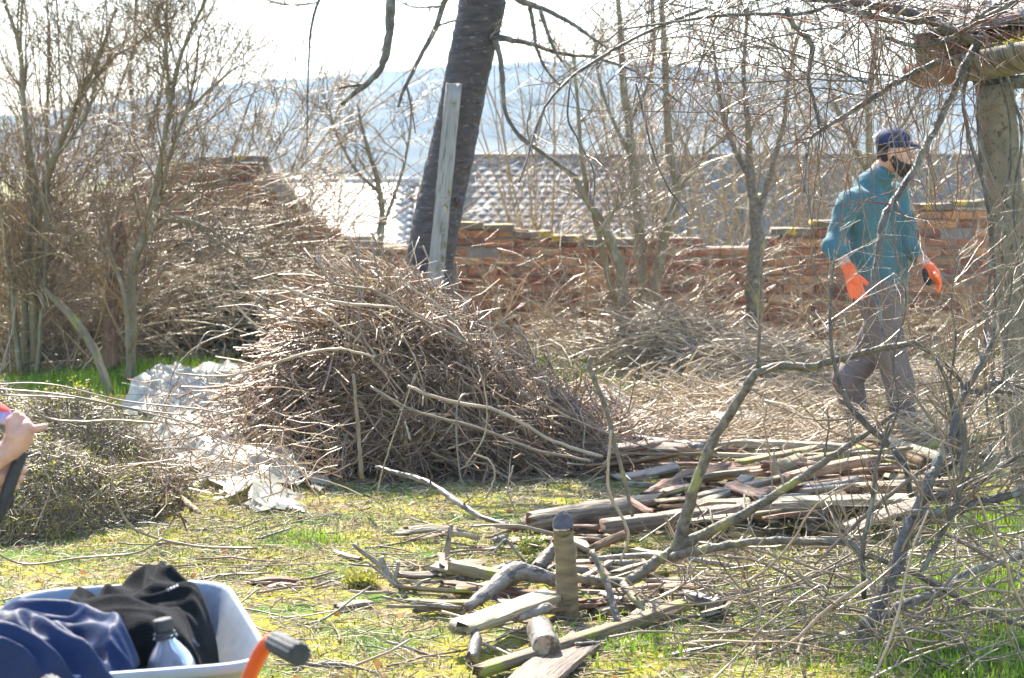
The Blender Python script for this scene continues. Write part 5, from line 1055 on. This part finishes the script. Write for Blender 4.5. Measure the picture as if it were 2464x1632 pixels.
for k, (x_, y_) in enumerate(((402, 1420), (409, 1416), (416, 1413), (423, 1410))): strip('emblem_stitch', jb, [(x_, y_), (x_ + 2, y_ - 3), (x_ + 5, y_ + 1)], (4.78, 4.78), .0015, M['white'])
# water bottle
M['pet'] = mat('clear_blue_plastic', (.42, .47, .60), (.52, .57, .68), 5, .12, .5, trans=.75)
M['label'] = mat('worn_bottle_label', (.16, .13, .12), (.26, .22, .21), 30, .5, .4, patch=(.55, .45, .10), pscale=26, pthr=(.6, .64))
b1, b0 = at(390, 1490, 4.43), at(428, 1690, 4.43); ax = unit(b0 - b1); sd = unit(np.cross(ax, [0, 1, 0])); uu = np.cross(sd, ax)
bot = thing('water_bottle', 'big clear plastic bottle with black cap between the two jackets', 'bottle', b0)
def lathe(name, prof_, mt, k=28): 
    th = np.linspace(0, 2 * np.pi, k, endpoint=False); return ring_object(name, [b1 + ax * h + (np.cos(th) * r)[:, None] * sd + (np.sin(th) * r)[:, None] * uu for h, r in prof_], mt, bot)
lathe('body', [(.018, .012), (.018, .0165), (.035, .0165), (.045, .019), (.06, .03), (.078, .042), (.095, .049), (.11, .051), (.135, .051), (.19, .051), (.195, .048), (.2, .051), (.26, .049), (.265, .03)], M['pet'])
lathe('cap', [(0, .012), (0, .0195), (.004, .0205), (.024, .0205), (.026, .019)], M['rubber']); lathe('collar', [(.027, .018), (.029, .024), (.033, .024), (.035, .018)], M['rubber']); lathe('carry_ring', [(.037, .018), (.038, .0265), (.041, .0265), (.042, .018)], M['rubber'])
lathe('label', [(.112, .0515), (.113, .0522), (.185, .0522), (.186, .0515)], M['label'])

# ---------------------------------------------------------------- walking man
MD = 12.1
def q(px, py, dd=0.): return at(px, py, MD + dd)
k_ = MD / FPX
M['skin'] = mat('skin', (.46, .235, .165), (.60, .35, .26), 28, .5, .4, bump=.12, bscale=120)
M['teal'] = mat('teal_shirt', (.05, .125, .15), (.065, .155, .185), 9, .8, .3, bump=.3, bscale=70, sheen=.2)
M['trouser'] = mat('grey_brown_trousers', (.135, .105, .10), (.18, .145, .135), 8, .85, .25, bump=.3, bscale=60)
M['glove'] = mat('orange_glove', (.85, .13, .035), (.92, .18, .05), 12, .6, .4, bump=.3, bscale=120)
M['navy'] = mat('navy_cap', (.018, .03, .085), (.025, .04, .11), 12, .8, .3, bump=.2, bscale=150)
M['hair'] = mat('dark_beard', (.028, .018, .013), (.06, .04, .028), 60, .8, .3, bump=1., bscale=180)
M['eye'] = mat('eye', (.03, .02, .015), (.05, .03, .02), 30, .2)
M['boot'] = mat('brown_boot', (.06, .045, .035), (.10, .075, .055), 15, .7, .3, bump=.3)
HD = q(2150, 366, -.02)
sh_n, el_n, wr_n = q(2044, 482, -.15), q(2006, 592, -.26), q(2046, 652, -.36); sh_f, el_f, wr_f = q(2160, 476, .06), q(2186, 586, -.02), q(2236, 646, -.10)
hip = q(2122, 690, -.02); kA, aA = q(2150, 860, -.08), q(2176, 1032, -.05); kB, aB = q(2086, 862, .10), q(2064, 1020, .14)
def fingers(w, fwd, side, ln, r, curl, thumb):
    """palm at w heading fwd, finger spread along side"""
    fwd = unit(np.array(fwd, float)); side = unit(np.array(side, float)); nrm = np.cross(fwd, side); out = []; pl_ = .088 * ln
    out.append((w, w + fwd * pl_ * .55, .028 * r, .034 * r)); 
    for o in (-1, 1): out.append((w + fwd * pl_ * .35 + side * .018 * o * r, w + fwd * pl_ + side * .026 * o * r, .020 * r, .017 * r))
    for i, (o, l_) in enumerate(((-.033, .062), (-.011, .078), (.011, .074), (.033, .058))):
        p = w + fwd * pl_ + side * o * r; d = unit(fwd + side * o * 2.5); 
        for j, fr in enumerate((.45, .33, .25)):
            d = unit(d + nrm * curl * (j + .6)); e = p + d * l_ * ln * fr; out.append((p, e, (.0115 - .001 * j) * r, (.0105 - .001 * j) * r)); p = e
    p = w + fwd * pl_ * .3 + side * .026 * thumb * r; d = unit(fwd * .8 + side * thumb)
    for j in range(2): e = p + d * .034 * ln; out.append((p, e, .0135 * r, .0115 * r)); p = e; d = unit(d + fwd * .5 + nrm * curl * .5)
    return out
hn = fingers(wr_n, q(2068, 730, -.40) - wr_n, (1, .1, 0), 1.05, 1.08, .12, 1); hf = fingers(wr_f, q(2268, 690, -.16) - wr_f, (0, -1, 0), .95, 1.1, .42, 1)
body = [(q(2100, 430), q(2120, 405), .05, .052), (HD, (.082, .076, .118)), (HD + [.045, -.01, -.055], (.05, .055, .055)), (q(2118, 415, .0), q(2138, 390, .0), .058, .055), (q(2104, 450), q(2118, 412), .06, .055),
 (HD + [.078, -.03, .0], HD + [.106, -.045, -.025], .012, .017), (HD + [-.03, -.075, -.01], HD + [-.03, -.078, -.035], .016, .012),
 (q(2068, 496, -.08), q(2136, 494, .04), .05, .05), (q(2096, 510, -.02), q(2115, 680, -.02), .09, .1), (sh_n, el_n, .046, .042), (el_n, wr_n, .042, .03), (sh_f, el_f, .046, .042), (el_f, wr_f, .042, .03),
 (hip + [-.05, -.06, 0], kA, .085, .06), (kA, aA, .058, .042), (hip + [.05, .06, 0], kB, .085, .06), (kB, q(2046, 912, .085), .06, .058), (q(2046, 912, .085), aB, .058, .042)] + [(p[0], p[1], p[2] * .8, p[3] * .8) for p in hn + hf]
man = fused('person', body, .0085, M['skin'], None, 3); man_loc = np.array(man.location)
setp(man, 'bearded man in teal shirt, navy cap and orange gloves walking behind the twigs', 'person')
fused('shirt', [(q(2060, 478, -.11), q(2146, 472, .05), .078, .075), (q(2088, 452, -.02), q(2116, 428, -.01), .088, .070), (q(2070, 500, -.08), q(2092, 662, -.06), .11, .115), (q(2132, 505, .05), q(2140, 668, .03), .11, .115), (q(2100, 500, -.06), q(2116, 670, -.06), .11, .125),
 (sh_n, el_n, .068, .058), (el_n, el_n + (wr_n - el_n) * .32, .064, .056), (sh_f, el_f, .076, .062), (el_f, el_f + (wr_f - el_f) * .5, .062, .052)], .0105, M['teal'], man, 3, fold=.012, fscale=10)
fused('trousers', [(q(2112, 664, -.03), q(2124, 715, -.02), .135, .15), (hip + [-.05, -.07, -.02], kA, .118, .098), (kA, aA + (kA - aA) * .1, .096, .075), (hip + [.06, .07, -.02], kB + [.03, 0, .02], .118, .1), (kB, q(2042, 912, .08), .095, .095), (q(2042, 912, .08), aB + (kB - aB) * .08, .1, .075)], .0105, M['trouser'], man, 3, fold=.013, fscale=8)
pk = [q(2150, 440, -.135), q(2162, 500, -.145), q(2166, 580, -.15), q(2172, 668, -.14)]
V, F = tubes(spline(pk, 24)[None], np.full((1, 24), .006), 6, True); mk('placket', V, F, M['teal'], man)
ck = [q(2094, 418, -.02), q(2110, 428, -.075), q(2134, 432, -.08), q(2150, 424, -.02)]
V, F = tubes(spline(ck, 20)[None], np.full((1, 20), .012), 8, True); mk('collar', V, F, M['teal'], man)
gl = fused('glove', hn + [(wr_n + (el_n - wr_n) * .12, wr_n, .037, .036)], .0055, M['glove'], man, 2); gl = fused('glove', hf + [(wr_f, wr_f + unit(hf[0][1] - wr_f) * .02, .037, .036)], .0055, M['glove'], man, 2)
fused('glove_palm', [(wr_f + [-.02, -.01, -.02], wr_f + [-.005, -.02, -.075], .026, .024)], .006, M['rubber'], man, 2)
fused('cap', [(HD + [-.004, 0, .066], (.100, .092, .074)), (HD + [.07, -.03, .05], HD + [.150, -.055, .026], .016, .010), (HD + [.06, -.075, .048], HD + [.125, -.09, .028], .013, .010), (HD + [.075, .035, .05], HD + [.15, -.0, .028], .013, .010), (HD + [.11, -.085, .036], HD + [.135, -.01, .036], .011, .011), (HD + [.08, -.08, .044], HD + [.10, .02, .046], .013, .013)], .006, M['navy'], man, 2)
fused('beard', [(HD + [-.018, -.072, -.035], HD + [.03, -.066, -.095], .02, .034), (HD + [.035, -.058, -.085], HD + [.085, -.04, -.105], .032, .034), (HD + [.06, .0, -.11], HD + [.085, -.03, -.125], .036, .034), (HD + [.075, .02, -.07], HD + [.09, -.02, -.1], .03, .03)], .006, M['hair'], man, 1)
fused('hair', [(HD + [-.05, -.035, -.025], HD + [-.05, -.02, .03], .034, .05), (HD + [-.055, .02, -.03], HD + [-.05, .03, .03], .034, .045)], .006, M['hair'], man, 1)
for dy in (-.056, -.012): fused('eye', [(HD + [.068 + (.012 if dy > -.03 else 0), dy, .014], (.006, .006, .004))], .002, M['eye'], man, 1)
for a_ in (aA, aB): fl_ = np.array([a_[0], a_[1], float(ground_z(a_[0], a_[1]))]); fused('boot', [(a_, fl_ + [0, 0, .05], .058, .05), (fl_ + [-.02, 0, .04], fl_ + [.17, -.04, .035], .045, .038)], .009, M['boot'], man, 2)

# ---------------------------------------------------------------- person at the left edge with a tool
ND = 5.05
def e_(px, py, dd=0.): return at(px, py, ND + dd)
w1, w2 = e_(30, 1078, -.05), e_(2, 1148, -.02)
h1 = [(w1, e_(48, 1048, -.05), .030, .034), (e_(40, 1050, -.06), e_(32, 1016, -.05), .026, .020), (e_(50, 1046, -.06), e_(64, 1030, -.06), .026, .019)]
for (a0, a1, b1_, c1_) in (((30, 1015), (40, 1002), (54, 1006), (58, 1024)), ((42, 1018), (53, 1010), (66, 1016), (68, 1032)), ((54, 1024), (66, 1020), (76, 1028), (76, 1042))):
    pts = [e_(*a0, -.05), e_(*a1, -.045), e_(*b1_, -.01), e_(*c1_, .015)]; pts = [p + [0, -.006, .006] for p in pts]; h1 += [(pts[i], pts[i + 1], .0088 - .0006 * i, .0082 - .0006 * i) for i in range(3)]
fp = [e_(66, 1036, -.06), e_(84, 1033, -.065), e_(98, 1029, -.065), e_(110, 1026, -.065)]; h1 += [(fp[i], fp[i + 1], .0108 - .0012 * i, .0098 - .0013 * i) for i in range(3)]
h1 += [(e_(26, 1030, -.03), e_(44, 1010, .0), .012, .011)]
h2 = [(w2, e_(26, 1130, .01), .028, .032), (e_(22, 1120, .01), e_(30, 1150, .02), .024, .022)]
for (y0, x1) in ((1107, 58), (1130, 58), (1151, 51), (1169, 40)):
    pts = [e_(x1 - 36, y0 + 4, .045), e_(x1 - 16, y0 + 2, .042), e_(x1, y0, .02), e_(x1 - 3, y0 + 1, -.004), e_(x1 - 11, y0 + 4, -.018)]; h2 += [(pts[i], pts[i + 1], .0096 - .0005 * i, .0091 - .0005 * i) for i in range(4)]
h2 += [(e_(20, 1112, .0), e_(38, 1100, -.03), .0125, .011)]
E1, E2, S1, S2 = e_(-190, 1215, -.1), e_(-220, 1210, .1), e_(-350, 880, -.12), e_(-330, 880, .16)
body2 = [(w1, E1, .027, .042), (E1, S1, .045, .058), (w2, E2, .027, .042), (E2, S2, .045, .058), (S1, S2, .07, .07), (e_(-345, 900), e_(-330, 1180), .14, .14), (e_(-340, 860), e_(-325, 800), .06, .055), (e_(-300, 730), (.095, .08, .118)), (e_(-205, 735), e_(-190, 745), .014, .012), (e_(-330, 1180, -.08), e_(-310, 1620, -.08), .1, .065), (e_(-310, 1620, -.08), e_(-330, 2000, -.06), .06, .045), (e_(-330, 1180, .1), e_(-320, 1620, .1), .1, .065), (e_(-320, 1620, .1), e_(-340, 1980, .1), .06, .045)] + h1 + h2
pn = fused('person', body2, .0034, M['skin'], None, 2); setp(pn, 'person cut off by the left edge, bare forearm and hands holding a black tool', 'person')
M['print'] = mat('printed_shirt', (.10, .16, .55), (.62, .63, .80), 9, .8, .3, patch=(.65, .08, .06), pscale=16, pthr=(.55, .6))
fused('shirt', [(S1, S2, .092, .092), (e_(-345, 900), e_(-330, 1190), .17, .165), (S1, S1 + (E1 - S1) * .55, .075, .068), (S2, S2 + (E2 - S2) * .6, .075, .068)], .011, M['print'], pn, 3, fold=.005)
fused('trousers', [(e_(-335, 1170), e_(-330, 1230), .165, .16), (e_(-330, 1200, -.08), e_(-310, 1620, -.08), .125, .085), (e_(-310, 1620, -.08), e_(-330, 1960, -.06), .085, .065), (e_(-330, 1200, .1), e_(-320, 1620, .1), .125, .085), (e_(-320, 1620, .1), e_(-340, 1950, .1), .085, .065)], .012, M['trouser'], pn, 3, fold=.006)
for dd in (-.06, .1): c_ = e_(-335, 2000, dd); c_[2] = .0; fused('boot', [(c_ + [0, 0, .1], c_ + [0, 0, .05], .058, .05), (c_ + [-.02, 0, .04], c_ + [.18, 0, .035], .046, .04)], .009, M['boot'], pn, 2)
fused('hair', [(e_(-318, 700), (.105, .092, .095))], .008, M['hair'], pn, 2)
# the tool: black shaft with yellow trim
t0, t1_ = e_(54, 1086, -.045), e_(-8, 1252, -.045); t2_ = e_(-150, 1640, .05)
tool = thing('garden_tool', 'black tool handle with yellow trim held in two hands at the left edge', 'tool', t2_)
V, F = tubes(np.array([t0 + (t1_ - t0) * t for t in (0, .05, .5, .95, 1)])[None], np.array([[.012, .015, .0155, .016, .013]]), 14, True); mk('handle', V, F, M['rubber'], tool)
V, F = tubes(np.array([t1_ + (t2_ - t1_) * t for t in (0, .3, .7, 1)])[None], np.full((1, 4), .0115), 12, True); mk('shaft', V, F, M['rubber'], tool)
M['yellow'] = mat('yellow_plastic', (.75, .42, .02), (.8, .5, .03), 9, .4)
V, F, _ = log_vf([e_(-4, 1180, -.02), e_(2, 1210, -.02), e_(-6, 1226, -.015)], [.009, .012, .006], 12, 10, .03); mk('trim', V, F, M['yellow'], tool)
V, F, _ = log_vf([e_(22, 1190, .0), e_(18, 1208, .0), e_(8, 1225, .0)], [.013, .016, .010], 12, 10, .03); mk('guard', V, F, M['rubber'], tool)
V, F = board_vf(t2_ + [-.10, 0, -.03], t2_ + [.10, 0, -.03], .03, .02, seg=4, jag=0); mk('tool_head', V, F, M['rubber'], tool)
# striped sleeve end of the second arm above the top hand
fused('sleeve', [(e_(-320, 890, .14), e_(-60, 962, .09), .05, .034), (e_(-60, 962, .09), e_(8, 1000, .05), .034, .022)], .005, M['print'], pn, 2, fold=.002)

# ---------------------------------------------------------------- grain direction of every wooden piece
for o in list(sc.objects):
    if o.type == 'MESH' and o.data.materials and o.data.materials[0] and o.data.materials[0].name in GRAIN and 'grain' not in o.data.attributes:
        nv_ = len(o.data.vertices); co = np.zeros(nv_ * 3, np.float32); o.data.vertices.foreach_get('co', co); co = co.reshape(-1, 3); c0 = co - co.mean(0)
        w_, ev_ = np.linalg.eigh(c0.T @ c0); fr = ev_[:, ::-1]; gr = c0 @ fr + rng.uniform(0, 9, 3)
        a_ = o.data.attributes.new('grain', 'FLOAT_VECTOR', 'POINT'); a_.data.foreach_set('vector', gr.astype(np.float32).ravel())
# ---------------------------------------------------------------- the hazy air of the valley
V, F = box_vf((-720, -20, -10.5), (720, 1440, 52))
hz = mk('haze', V, F, None, smooth=False, origin=(0, 0, 0)); setp(hz, kind='stuff')
hm = bpy.data.materials.new('haze_air'); hm.use_nodes = True; nt = hm.node_tree; nt.nodes.remove(nt.nodes['Principled BSDF'])
pv = nt.nodes.new('ShaderNodeVolumePrincipled'); pv.inputs['Color'].default_value = (.42, .70, 1, 1); pv.inputs['Density'].default_value = 0.0006; pv.inputs['Anisotropy'].default_value = 0.0
nt.links.new(pv.outputs[0], nt.nodes['Material Output'].inputs['Volume']); hz.data.materials.append(hm)
